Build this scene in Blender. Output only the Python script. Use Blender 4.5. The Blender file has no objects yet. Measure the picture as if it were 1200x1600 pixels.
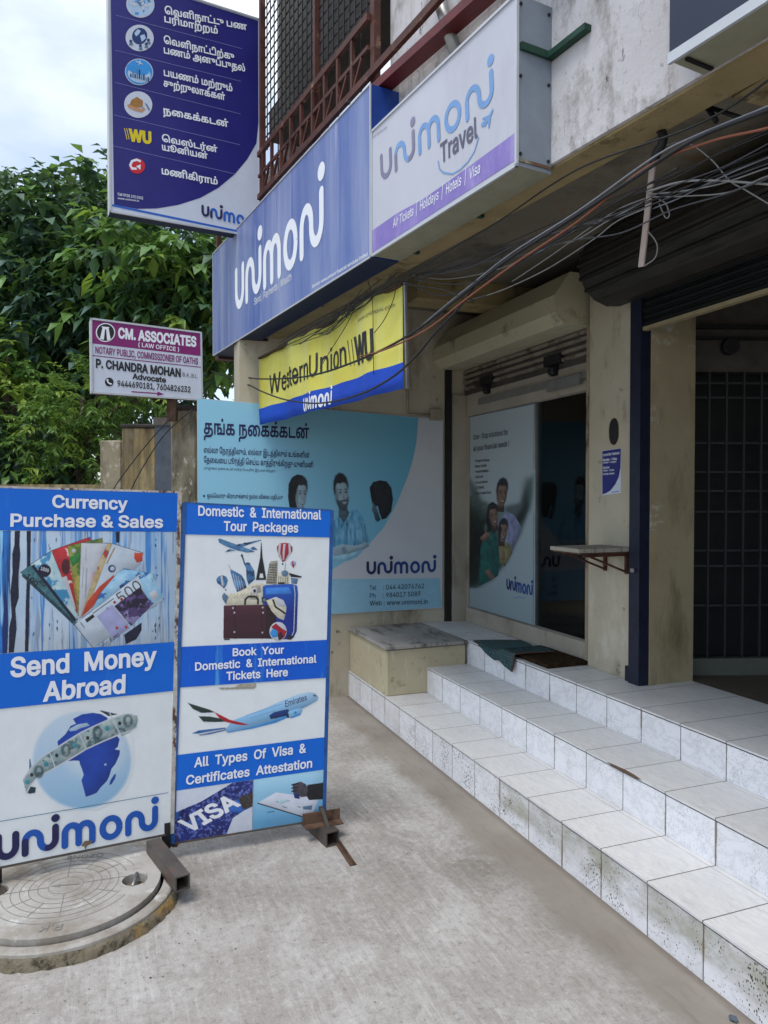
import bpy, bmesh, math, random, os
from mathutils import Vector, Matrix
from mathutils.geometry import delaunay_2d_cdt, tessellate_polygon
R = math.radians
sc = bpy.context.scene
col = sc.collection

# ------------------------------------------------------------------ camera, sky, sun, exposure
F, CX, CY, H = 1150.0, 600.0, 800.0, 1.5
PITCH = math.atan((777 - 800) / F)
cd = bpy.data.cameras.new('camera'); cam = bpy.data.objects.new('camera', cd); col.objects.link(cam)
cd.sensor_fit = 'VERTICAL'; cd.sensor_height = 24; cd.sensor_width = 18; cd.lens = 24 * F / 1600
cd.clip_start = .05; cd.clip_end = 3000
cam.location = (0, 0, H); cam.rotation_euler = (math.pi / 2 + PITCH, 0, 0)
sc.camera = cam
SUN_EL, SUN_AZ = R(66), R(215)          # azimuth clockwise from +Y
SKY0, SKY1, SKYL = .34, .62, (8.3, 4.7, 0.2)
w = bpy.data.worlds.new('World'); sc.world = w; w.use_nodes = True
nt = w.node_tree; N = nt.nodes; L = nt.links
bg = N['Background']
sky = N.new('ShaderNodeTexSky'); sky.sky_type = 'NISHITA'; sky.sun_disc = False
sky.sun_elevation = SUN_EL; sky.sun_rotation = SUN_AZ; sky.air_density = 1.0; sky.dust_density = .6
tc = N.new('ShaderNodeTexCoord')
mp = N.new('ShaderNodeMapping'); mp.inputs['Scale'].default_value = (1.6, 1.6, 3.2); mp.inputs['Location'].default_value = SKYL
L.new(tc.outputs['Generated'], mp.inputs['Vector'])
nz = N.new('ShaderNodeTexNoise'); nz.inputs['Scale'].default_value = 1.3; nz.inputs['Detail'].default_value = 7; nz.inputs['Roughness'].default_value = .52
L.new(mp.outputs['Vector'], nz.inputs['Vector'])
cr = N.new('ShaderNodeValToRGB'); cr.color_ramp.elements[0].position = SKY0; cr.color_ramp.elements[1].position = SKY1
L.new(nz.outputs['Fac'], cr.inputs['Fac'])
mx = N.new('ShaderNodeMix'); mx.data_type = 'RGBA'
L.new(cr.outputs['Color'], mx.inputs[0]); L.new(sky.outputs['Color'], mx.inputs[6])
gz = N.new('ShaderNodeSeparateXYZ'); L.new(tc.outputs['Generated'], gz.inputs[0])
cz = N.new('ShaderNodeValToRGB'); L.new(gz.outputs['Z'], cz.inputs['Fac'])          # overcast sky: about three times brighter overhead than low down
cz.color_ramp.elements[0].position = .45; cz.color_ramp.elements[0].color = (.43, .455, .475, 1); cz.color_ramp.elements[1].position = .88; cz.color_ramp.elements[1].color = (1, 1, 1, 1)
cm = N.new('ShaderNodeMix'); cm.data_type = 'RGBA'; cm.blend_type = 'MULTIPLY'; cm.inputs[0].default_value = 1; L.new(cz.outputs['Color'], cm.inputs[6]); cm.inputs[7].default_value = (11, 11.3, 11.8, 1)
L.new(cm.outputs[2], mx.inputs[7])
L.new(mx.outputs[2], bg.inputs['Color'])
bg.inputs['Strength'].default_value = .118
sd = bpy.data.lights.new('sun', 'SUN'); sun = bpy.data.objects.new('sun', sd); col.objects.link(sun)
sd.energy = 1.15; sd.angle = R(25); sd.color = (1, .96, .9)
sun.rotation_euler = (math.pi / 2 - SUN_EL, 0, math.pi - SUN_AZ)
sc.view_settings.view_transform = 'Standard'; sc.view_settings.look = 'None'
sc.view_settings.exposure = 0.93; sc.view_settings.gamma = 1.0

# ------------------------------------------------------------------ pixel helpers (photo pixels -> rays)
def ray(x, y):
    r = ((x - CX) / F, 1.0, -(y - CY) / F); c, s = math.cos(PITCH), math.sin(PITCH)
    return Vector((r[0], r[1] * c - r[2] * s, r[1] * s + r[2] * c))
OC = Vector((0, 0, H))
def atz(x, y, z): r = ray(x, y); return OC + r * ((z - H) / r.z)
def aty(x, y, Y): r = ray(x, y); return OC + r * (Y / r.y)
def onplane(x, y, p, n): r = ray(x, y); return OC + r * ((Vector(p) - OC).dot(n) / r.dot(n))
def Z(x0, y0, f): return lambda p: (x0 + p[0] * f, y0 + p[1] * f)

# ------------------------------------------------------------------ frames
def frame(o, ang): return Matrix.Translation(Vector(o)) @ Matrix.Rotation(ang, 4, 'Z')
AL = math.atan2(-.934, .358); AU = math.atan2(-.8805, .474)
FL = frame((-.27, 5.53, 0), AL)        # shopfront: x along the steps towards the camera, y into the shop
FU = frame((-.95, 5.45, 0), AU)        # balcony: x along its edge, y into the building
I4 = Matrix.Identity(4)
def Lw(a, b, z=0): return FL @ Vector((a, b, z))
def Uw(s, e, z=0): return FU @ Vector((s, e, z))

# ------------------------------------------------------------------ materials
def lin(c): return tuple(((v / 12.92) if v <= .04045 else ((v + .055) / 1.055) ** 2.4) for v in c)
def hx(h): h = h.lstrip('#'); return lin(tuple(int(h[i:i + 2], 16) / 255 for i in (0, 2, 4)))
MC = {}; MCOL = {}
def base(name):
    m = bpy.data.materials.new(name); m.use_nodes = True
    return m, m.node_tree.nodes, m.node_tree.links, m.node_tree.nodes['Principled BSDF']
def add(N, t, **k):
    n = N.new(t)
    for a, v in k.items(): setattr(n, a, v)
    return n
def coords(N, L, sc_=(1, 1, 1), loc=(0, 0, 0)):
    t = N.new('ShaderNodeTexCoord'); m = N.new('ShaderNodeMapping')
    m.inputs['Scale'].default_value = sc_; m.inputs['Location'].default_value = loc
    L.new(t.outputs['Object'], m.inputs['Vector']); return m.outputs['Vector']
def noise(N, L, vec, scale, detail=6, rough=.6):
    n = N.new('ShaderNodeTexNoise'); n.inputs['Scale'].default_value = scale; n.inputs['Detail'].default_value = detail
    n.inputs['Roughness'].default_value = rough; L.new(vec, n.inputs['Vector']); return n.outputs['Fac']
def ramp(N, L, fac, stops):
    r = N.new('ShaderNodeValToRGB'); e = r.color_ramp.elements
    while len(e) < len(stops): e.new(.5)
    for q, (p, c) in zip(e, stops):
        q.position = p; q.color = (*c, 1) if not isinstance(c, (int, float)) else (c, c, c, 1)
    L.new(fac, r.inputs['Fac']); return r.outputs['Color']
def mix(N, L, f, a, b, mode='MIX'):
    m = N.new('ShaderNodeMix'); m.data_type = 'RGBA'; m.blend_type = mode
    if isinstance(f, (int, float)): m.inputs[0].default_value = f
    else: L.new(f, m.inputs[0])
    for i, v in ((6, a), (7, b)):
        if isinstance(v, tuple): m.inputs[i].default_value = (*v[:3], 1)
        else: L.new(v, m.inputs[i])
    return m.outputs[2]
def math_(N, L, op, a, b=None, c=None):
    m = N.new('ShaderNodeMath'); m.operation = op
    for i, v in enumerate((a, b, c)):
        if v is None: continue
        if isinstance(v, (int, float)): m.inputs[i].default_value = v
        else: L.new(v, m.inputs[i])
    return m.outputs[0]
def bump(N, L, bs, h, strength=.3, dist=.01):
    b = N.new('ShaderNodeBump'); b.inputs['Strength'].default_value = strength; b.inputs['Distance'].default_value = dist
    L.new(h, b.inputs['Height']); L.new(b.outputs['Normal'], bs.inputs['Normal'])

def surf(name, c1, c2, scale=3, stains=(), rough=.8, bmp=.3, bscale=60, bdist=.004, spec=.3):
    """weathered surface: two tones of noise, then stains [(colour, mapping scale, noise scale, lo, hi)]"""
    if name in MC: return MC[name]
    m, N, L, bs = base(name); MCOL[name] = (c1, c2, scale, stains, None)
    v = coords(N, L)
    c = ramp(N, L, noise(N, L, v, scale, 8, .65), [(.3, c1), (.7, c2)])
    for i, (sc_, ms, ns, lo, hi) in enumerate(stains):
        vv = coords(N, L, ms, (i * 3.7, i * 1.3, i * .7))
        f = ramp(N, L, noise(N, L, vv, ns, 8, .7), [(lo, 0.), (hi, 1.)])
        c = mix(N, L, f, c, sc_)
    L.new(c, bs.inputs['Base Color']); bs.inputs['Roughness'].default_value = rough
    bs.inputs['Specular IOR Level'].default_value = spec
    if bmp: bump(N, L, bs, noise(N, L, v, bscale, 8, .7), bmp, bdist)
    MC[name] = m; return m
def paint(name, c, rough=.45, metal=0., var=.12, scale=14, spec=.4):
    """a colour with faint uneven wear"""
    if name in MC: return MC[name]
    if isinstance(c, str): c = hx(c)
    m, N, L, bs = base(name)
    v = coords(N, L)
    f = noise(N, L, v, scale, 6, .65)
    d = tuple(x * (1 - var) for x in c); l = tuple(min(1, x * (1 + var) + .004) for x in c)
    L.new(ramp(N, L, f, [(.3, d), (.7, l)]), bs.inputs['Base Color']); MCOL[name] = (d, l, scale, (), None)
    bs.inputs['Roughness'].default_value = rough; bs.inputs['Metallic'].default_value = metal; bs.inputs['Specular IOR Level'].default_value = spec
    MC[name] = m; return m

WHITE = paint('print_white', (.62, .64, .67), .5, var=.05)
INKW = paint('letter_white', (.74, .76, .80), .5, var=.03)
LOGOB = paint('logo_blue', (.012, .10, .46), .45, var=.05)
BLUE = surf('print_blue', (.003, .118, .56), (.005, .140, .63), 1.6, [((.03, .22, .66), (6, 6, .4), 2.5, .60, .80), ((.10, .30, .66), (1, 1, 1), 14, .70, .78)], .42, 0)
NAVY = paint('print_navy', (.012, .014, .13), .38, var=.08)
INKN = paint('ink_navy', (.012, .012, .075), .5, var=.05)
BLACK = paint('ink_black', (.012, .012, .013), .5, var=.05)

# ------------------------------------------------------------------ objects
def link(name, me, parent=None, fr=I4):
    o = bpy.data.objects.new(name, me); col.objects.link(o)
    if parent is not None:
        o.parent = parent; o.matrix_local = parent_world(parent).inverted() @ fr
    else: o.matrix_world = fr
    WM[o.name] = fr.copy()
    return o
WM = {}
def parent_world(p): return WM[p.name]
def tag(o, label=None, cat=None, group=None, kind=None):
    for k, v in (('label', label), ('category', cat), ('group', group), ('kind', kind)):
        if v: o[k] = v
    return o
def thing(name, label, cat, fr=I4, group=None):
    return tag(link(name, None, None, fr), label, cat, group)
class MB:
    """collects shapes into one mesh object"""
    def __init__(s): s.bm = bmesh.new(); s.mats = []
    def mi(s, m):
        if m not in s.mats: s.mats.append(m)
        return s.mats.index(m)
    def face(s, pts, m):
        try:
            f = s.bm.faces.new([s.bm.verts.new(p) for p in pts]); f.material_index = s.mi(m); return f
        except ValueError: return None
    def box(s, x0, x1, y0, y1, z0, z1, m, M=None, bev=0):
        vs = [Vector((x, y, z)) for x in (x0, x1) for y in (y0, y1) for z in (z0, z1)]
        if M is not None: vs = [M @ v for v in vs]
        bv = [s.bm.verts.new(v) for v in vs]; k = s.mi(m); fs = []
        for q in ((0, 1, 3, 2), (4, 6, 7, 5), (0, 4, 5, 1), (2, 3, 7, 6), (0, 2, 6, 4), (1, 5, 7, 3)):
            f = s.bm.faces.new([bv[i] for i in q]); f.material_index = k; fs.append(f)
        if bev:
            es = list({e for f in fs for e in f.edges})
            r = bmesh.ops.bevel(s.bm, geom=es, offset=bev, segments=1, affect='EDGES')
            for f in r['faces']: f.material_index = k
        return s
    def bar(s, p, q, w_, h_, m, up=(0, 0, 1)):
        p, q = Vector(p), Vector(q); d = (q - p); l = d.length; d.normalize()
        x = d.cross(Vector(up))
        if x.length < 1e-4: x = d.cross(Vector((1, 0, 0)))
        x.normalize(); y = x.cross(d)
        M = Matrix((( *x, 0), (*y, 0), (*d, 0), (0, 0, 0, 1))).transposed(); M.translation = p
        return s.box(-w_ / 2, w_ / 2, -h_ / 2, h_ / 2, 0, l, m, M)
    def tube(s, pts, r, m, n=6, smooth=True, caps=True):
        pts = [Vector(p) for p in pts]; k = s.mi(m); rings = []; prev = None
        for i, p in enumerate(pts):
            d = (pts[min(i + 1, len(pts) - 1)] - pts[max(i - 1, 0)]).normalized()
            x = prev - d * prev.dot(d) if prev is not None else d.cross(Vector((0, 0, 1)))
            if x.length < 1e-4: x = d.cross(Vector((1, 0, 0)))
            x.normalize(); prev = x; y = d.cross(x)
            rr = r[i] if isinstance(r, (list, tuple)) else r
            rings.append([s.bm.verts.new(p + (x * math.cos(t) + y * math.sin(t)) * rr) for t in [2 * math.pi * j / n for j in range(n)]])
        for a, b in zip(rings, rings[1:]):
            for j in range(n):
                f = s.bm.faces.new((a[j], a[(j + 1) % n], b[(j + 1) % n], b[j])); f.material_index = k; f.smooth = smooth
        if caps:
            for rg in (rings[0][::-1], rings[-1]): f = s.bm.faces.new(rg); f.material_index = k
        return s
    def prism(s, poly, dvec, mf, ms=None):
        """polygon (3D points) extruded by dvec"""
        ms = ms or mf; d = Vector(dvec); a = [Vector(p) for p in poly]; b = [p + d for p in a]
        va = [s.bm.verts.new(p) for p in a]; vb = [s.bm.verts.new(p) for p in b]
        f = s.bm.faces.new(va); f.material_index = s.mi(mf)
        f = s.bm.faces.new(vb[::-1]); f.material_index = s.mi(ms)
        for i in range(len(a)):
            j = (i + 1) % len(a); f = s.bm.faces.new((va[j], va[i], vb[i], vb[j])); f.material_index = s.mi(ms)
        return s
    def build(s, name, parent=None, fr=I4, mesh_fr=None, normals=True):
        if normals: bmesh.ops.recalc_face_normals(s.bm, faces=s.bm.faces)
        me = bpy.data.meshes.new(name); 
        if mesh_fr is not None: s.bm.transform(mesh_fr)
        s.bm.to_mesh(me); s.bm.free()
        for m in s.mats: me.materials.append(m)
        return link(name, me, parent, fr)
def smooth_path(pts, n=8):
    """Catmull-Rom through 3D points"""
    P = [Vector(p) for p in pts]; P = [P[0] * 2 - P[1]] + P + [P[-1] * 2 - P[-2]]; out = []
    for i in range(1, len(P) - 2):
        for k in range(n):
            t = k / n; a, b, c, d = P[i - 1:i + 3]
            out.append(.5 * ((2 * b) + (c - a) * t + (2 * a - 5 * b + 4 * c - d) * t * t + (3 * b - a - 3 * c + d) * t ** 3))
    out.append(P[-2]); return out

# ------------------------------------------------------------------ lettering and printed artwork
FONT = None
for base_dir in (bpy.utils.system_resource('DATAFILES') or '',):
    p = os.path.join(base_dir, 'fonts', 'Inter.woff2')
    if os.path.exists(p):
        try: FONT = bpy.data.fonts.load(p)
        except Exception: FONT = None
GC = {}
def tamil(t):
    """put the vowel signs that are written before their consonant in front of it"""
    t = t.replace('\u0bca', '\u0bc6\u0bbe').replace('\u0bcb', '\u0bc7\u0bbe'); o = []
    for ch in t:
        if ch in '\u0bc6\u0bc7\u0bc8' and o: o.insert(len(o) - 1, ch)
        else: o.append(ch)
    return ''.join(o)
def glyphs(text, res=3):
    text = tamil(text)
    key = (text, res)
    if key in GC: return GC[key]
    c = bpy.data.curves.new('t', 'FONT'); c.body = text; c.size = 1
    if FONT and not any(0xB80 <= ord(q) <= 0xBFF for q in text): c.font = FONT
    o = bpy.data.objects.new('t', c); col.objects.link(o); bpy.context.view_layer.update()
    dg = bpy.context.evaluated_depsgraph_get(); cu = o.to_curve(dg, apply_modifiers=False)
    chars = {}
    for sp in cu.splines:
        pts = []
        if sp.type == 'BEZIER':
            bp = sp.bezier_points; n = len(bp)
            for i in range(n):
                a, b = bp[i], bp[(i + 1) % n]
                p0, p1, p2, p3 = a.co, a.handle_right, b.co, b.handle_left
                p2, p3 = b.handle_left, b.co
                straight = ((p1 - p0).cross(p3 - p0).length + (p2 - p0).cross(p3 - p0).length) < 1e-5
                for k in range(1 if straight else res):
                    t = k / res; u = 1 - t
                    q = p0 * u ** 3 + p1 * 3 * u * u * t + p2 * 3 * u * t * t + p3 * t ** 3
                    pts.append((q.x, q.y))
        else: pts = [(q.co[0], q.co[1]) for q in sp.points]
        clean = []
        for q in pts:
            if not clean or math.hypot(q[0] - clean[-1][0], q[1] - clean[-1][1]) > 1e-4: clean.append(q)
        if len(clean) > 2 and math.hypot(clean[0][0] - clean[-1][0], clean[0][1] - clean[-1][1]) < 1e-4: clean.pop()
        if len(clean) > 2: chars.setdefault(sp.character_index, []).append(clean)
    o.to_curve_clear(); bpy.data.objects.remove(o); bpy.data.curves.remove(c)
    GC[key] = chars; return chars
def area(p): return sum(p[i - 1][0] * p[i][1] - p[i][0] * p[i - 1][1] for i in range(len(p))) / 2
def wind(x, y, loops):
    n = 0
    for p in loops:
        for i in range(len(p)):
            (x0, y0), (x1, y1) = p[i - 1], p[i]
            if y0 <= y < y1:
                if (x1 - x0) * (y - y0) - (x - x0) * (y1 - y0) > 0: n += 1
            elif y1 <= y < y0:
                if (x1 - x0) * (y - y0) - (x - x0) * (y1 - y0) < 0: n -= 1
    return n
def text_tris(text, bold=0., res=3):
    tris = []; allx = []
    for loops in glyphs(text, res).values():
        big = max(loops, key=lambda p: abs(area(p))); sg = 1 if area(big) < 0 else -1
        if bold:
            nl = []
            for p in loops:
                q = []; n = len(p)
                for i in range(n):
                    (xa, ya), (xb, yb), (xc, yc) = p[i - 1], p[i], p[(i + 1) % n]
                    d1 = Vector((xb - xa, yb - ya)).normalized(); d2 = Vector((xc - xb, yc - yb)).normalized()
                    nn = Vector((-d1.y, d1.x)) + Vector((-d2.y, d2.x)); l = nn.length
                    if l < .2: nn = Vector((-d1.y, d1.x)); l = 1
                    nn = nn / l; k = 1 / max(.5, nn.dot(Vector((-d1.y, d1.x))))
                    q.append((xb + nn.x * bold * sg * k, yb + nn.y * bold * sg * k))
                nl.append(q)
            loops = nl
        vs = []; es = []
        for p in loops:
            b = len(vs); vs += [Vector(q) for q in p]; es += [(b + i, b + (i + 1) % len(p)) for i in range(len(p))]
        try: r = delaunay_2d_cdt(vs, es, [], 0, 1e-5)
        except Exception: continue
        V = r[0]
        for f in r[2]:
            cx = sum(V[i].x for i in f) / len(f); cy = sum(V[i].y for i in f) / len(f)
            if wind(cx, cy, loops): tris.append([(V[i].x, V[i].y) for i in f])
        allx += [q[0] for p in loops for q in p]
    return tris, min(allx), max(allx)
def capheight(ch='H'):
    return max(q[1] for lp in glyphs(ch).values() for p in lp for q in p)

LOGO = None
def arc(cx, cy, r, a0, a1, n=14, ry=None):
    ry = ry or r
    return [(cx + r * math.cos(R(a0 + (a1 - a0) * i / n)), cy + ry * math.sin(R(a0 + (a1 - a0) * i / n))) for i in range(n + 1)]

class Plane:
    """a printed plane: origin, right, up, towards the viewer; photo pixels map to points on it"""
    def __init__(s, o, right, up=(0, 0, 1)):
        s.o = Vector(o); s.u = Vector(right).normalized(); s.v = Vector(up).normalized(); s.n = s.u.cross(s.v).normalized()
    def uv(s, x, y):
        p = onplane(x, y, s.o, s.n) - s.o; return (p.dot(s.u), p.dot(s.v))
    def P(s, q, h=0.): return s.o + s.u * q[0] + s.v * q[1] + s.n * h
class Art:
    """flat print on a plane; tr maps zoomed photo coordinates to photo pixels"""
    def __init__(s, pl, tr=lambda p: p, h=.0012, dh=.0006): s.pl, s.tr, s.h, s.dh = pl, tr, h, dh; s.mb = MB(); s.k = 0
    def q(s, p): return s.pl.uv(*s.tr(p))
    def hh(s, layer): s.k = (s.k + 1) % 6; return s.h + layer * s.dh + s.k * s.dh * .07
    def upoly(s, uv, m, layer, h=None):
        h = s.hh(layer) if h is None else h
        if area(uv) < 0: uv = uv[::-1]
        if len(uv) == 3 or (len(uv) == 4):
            f = s.mb.face([s.pl.P(p, h) for p in uv], m); return s
        for t in tessellate_polygon([[Vector((p[0], p[1], 0)) for p in uv]]):
            tri = [uv[i] for i in t]
            if area(tri) < 0: tri = tri[::-1]
            s.mb.face([s.pl.P(p, h) for p in tri], m)
        return s
    def poly(s, pts, m, layer=0): return s.upoly([s.q(p) for p in pts], m, layer)
    def ell(s, c, rx, ry, m, layer=0, a0=0, a1=360, n=28, rot=0):
        pts = []
        for i in range(n):
            t = R(a0 + (a1 - a0) * i / (n if a1 - a0 == 360 else n - 1)); x, y = rx * math.cos(t), ry * math.sin(t)
            cr_, sr = math.cos(R(rot)), math.sin(R(rot)); pts.append((c[0] + x * cr_ - y * sr, c[1] + x * sr + y * cr_))
        return s.poly(pts, m, layer)
    def ustroke(s, pts, wd, m, layer, round_=True):
        h = s.hh(layer); n = len(pts); Ls = []; Rs = []; hw = wd / 2
        for i in range(n):
            a = Vector(pts[max(i - 1, 0)]); b = Vector(pts[i]); c = Vector(pts[min(i + 1, n - 1)])
            d = (c - a); d = d.normalized() if d.length > 1e-9 else Vector((1, 0))
            d1 = (b - a).normalized() if i else d
            nn = Vector((-d.y, d.x)); k = 1 / max(.6, nn.dot(Vector((-d1.y, d1.x)))) if i else 1
            Ls.append(b + nn * hw * k); Rs.append(b - nn * hw * k)
        for i in range(n - 1):
            s.mb.face([s.pl.P(p, h) for p in (Rs[i], Rs[i + 1], Ls[i + 1], Ls[i])], m)
        if round_:
            for e, o in ((0, 1), (n - 1, n - 2)):
                c = Vector(pts[e]); d = (c - Vector(pts[o])).normalized(); a0 = math.degrees(math.atan2(d.y, d.x))
                s.mb.face([s.pl.P((c.x + hw * math.cos(R(a0 + t)), c.y + hw * math.sin(R(a0 + t))), h) for t in range(-90, 91, 20)], m)
        return s
    def stroke(s, pts, wd, m, layer=1, round_=False):
        """wd in the same zoomed units as pts"""
        uv = [s.q(p) for p in pts]; a = s.q(pts[0]); b = s.q((pts[0][0], pts[0][1] + 1))
        return s.ustroke(uv, wd * math.hypot(a[0] - b[0], a[1] - b[1]), m, layer, round_)
    def text(s, t, pl_, pr, top, m, layer=2, bold=.012, cap='H', shear=0., res=3):
        """baseline left/right and the point a cap height above the left end, in zoomed units"""
        tris, x0, x1 = text_tris(t, bold, res); ch = capheight(cap)
        A, B, T = (Vector(s.q(p)) for p in (pl_, pr, (pl_[0] + top[0], pl_[1] + top[1])))
        h = s.hh(layer); hv = T - A
        for tr in tris:
            pts = [A + (B - A) * ((x - x0) / (x1 - x0)) + hv * (y / ch) + (B - A).normalized() * (shear * y / ch * hv.length) for x, y in tr]
            if area(pts) < 0: pts = pts[::-1]
            s.mb.face([s.pl.P(p, h) for p in pts], m)
        return s
    def logo(s, pl_, pr, top, mats, layer=2, wd=.27):
        """the wave lettering: u, n flowing into i, m, o, n flowing into i"""
        A, B, T = (Vector(s.q(p)) for p in (pl_, pr, (pl_[0] + top[0], pl_[1] + top[1])))
        W = 8.22; hv = T - A; xv = B - A; unit = hv.length
        def mp(p): return A + xv * ((p[0] + wd / 2) / (W + wd)) + hv * (p[1])
        h2 = wd / 2
        u = [(0, 1)] + arc(.42, .42 + h2 * .2, .42, 180, 360) + [(.84, 1)]
        def ni(x): return ([(x, 0)] + arc(x + .38, .58 - h2 * .3, .38, 180, 0), arc(x + 1.14, .42 + h2 * .2, .38, 180, 360)[:] + [(x + 1.52, 1)], (x + 1.52, 1.42))
        d, b = mats
        def st(pts, m, lay): s.ustroke([mp(p) for p in pts], unit * wd, m, lay, True)
        st(u, d, layer)
        for x, md in ((1.3, d), (6.7, b)):
            a1, a2, dot = ni(x)
            st([a1[0], (x, .55)], md, layer + .5); st(a1[1:] + a2[:8], b, layer); st(a2[7:], md, layer + .5)
            c = mp(dot); s.upoly([(c.x + unit * .19 * math.cos(R(t)), c.y + unit * .19 * math.sin(R(t))) for t in range(0, 360, 20)], md, layer)
        x = 3.3
        st([(x, 0)] + arc(x + .36, .56, .36, 180, 0) + [(x + .72, 0)], b, layer)
        st(arc(x + 1.08, .56, .36, 180, 0) + [(x + 1.44, 0)], b, layer + .5)
        s.ustroke([mp(p) for p in arc(5.75, .46, .46, 0, 360, 30)], unit * wd, b, layer, False)
        return s
    def build(s, name, parent): return s.mb.build(name, parent, normals=False, fr=I4)

import numpy as np
PICM = None
def pic_mat():
    global PICM
    if PICM is None:
        PICM, N, L, bs = base('printed_picture'); at = N.new('ShaderNodeAttribute'); at.attribute_name = 'ink'
        L.new(at.outputs['Color'], bs.inputs['Base Color']); bs.inputs['Roughness'].default_value = .45
    return PICM
def blur(a, r):
    r = int(round(r))
    if r < 1: return a
    for ax in (0, 1):
        for _ in range(2):
            p = np.pad(a, [(r, r) if k == ax else (0, 0) for k in range(a.ndim)], mode='edge'); c = np.cumsum(p, axis=ax)
            c = np.concatenate([np.zeros_like(np.take(c, [0], axis=ax)), c], axis=ax); n = a.shape[ax]
            a = (np.take(c, np.arange(2 * r + 1, 2 * r + 1 + n), axis=ax) - np.take(c, np.arange(0, n), axis=ax)) / (2 * r + 1)
    return a
_rs = np.random.RandomState(8); LAT = _rs.rand(64, 64)
def vnoise(x, y, oct_=4):
    t = np.zeros_like(x); amp = 1.; tot = 0.
    for o in range(oct_):
        xi = np.floor(x).astype(int); yi = np.floor(y).astype(int); fx = x - xi; fy = y - yi; fx = fx * fx * (3 - 2 * fx); fy = fy * fy * (3 - 2 * fy)
        g = lambda i, j: LAT[i % 64, j % 64]
        t += amp * ((g(xi, yi) * (1 - fx) + g(xi + 1, yi) * fx) * (1 - fy) + (g(xi, yi + 1) * (1 - fx) + g(xi + 1, yi + 1) * fx) * fy); tot += amp; amp *= .6; x = x * 2.03 + 7.1; y = y * 2.03 + 3.7
    return t / tot
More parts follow.
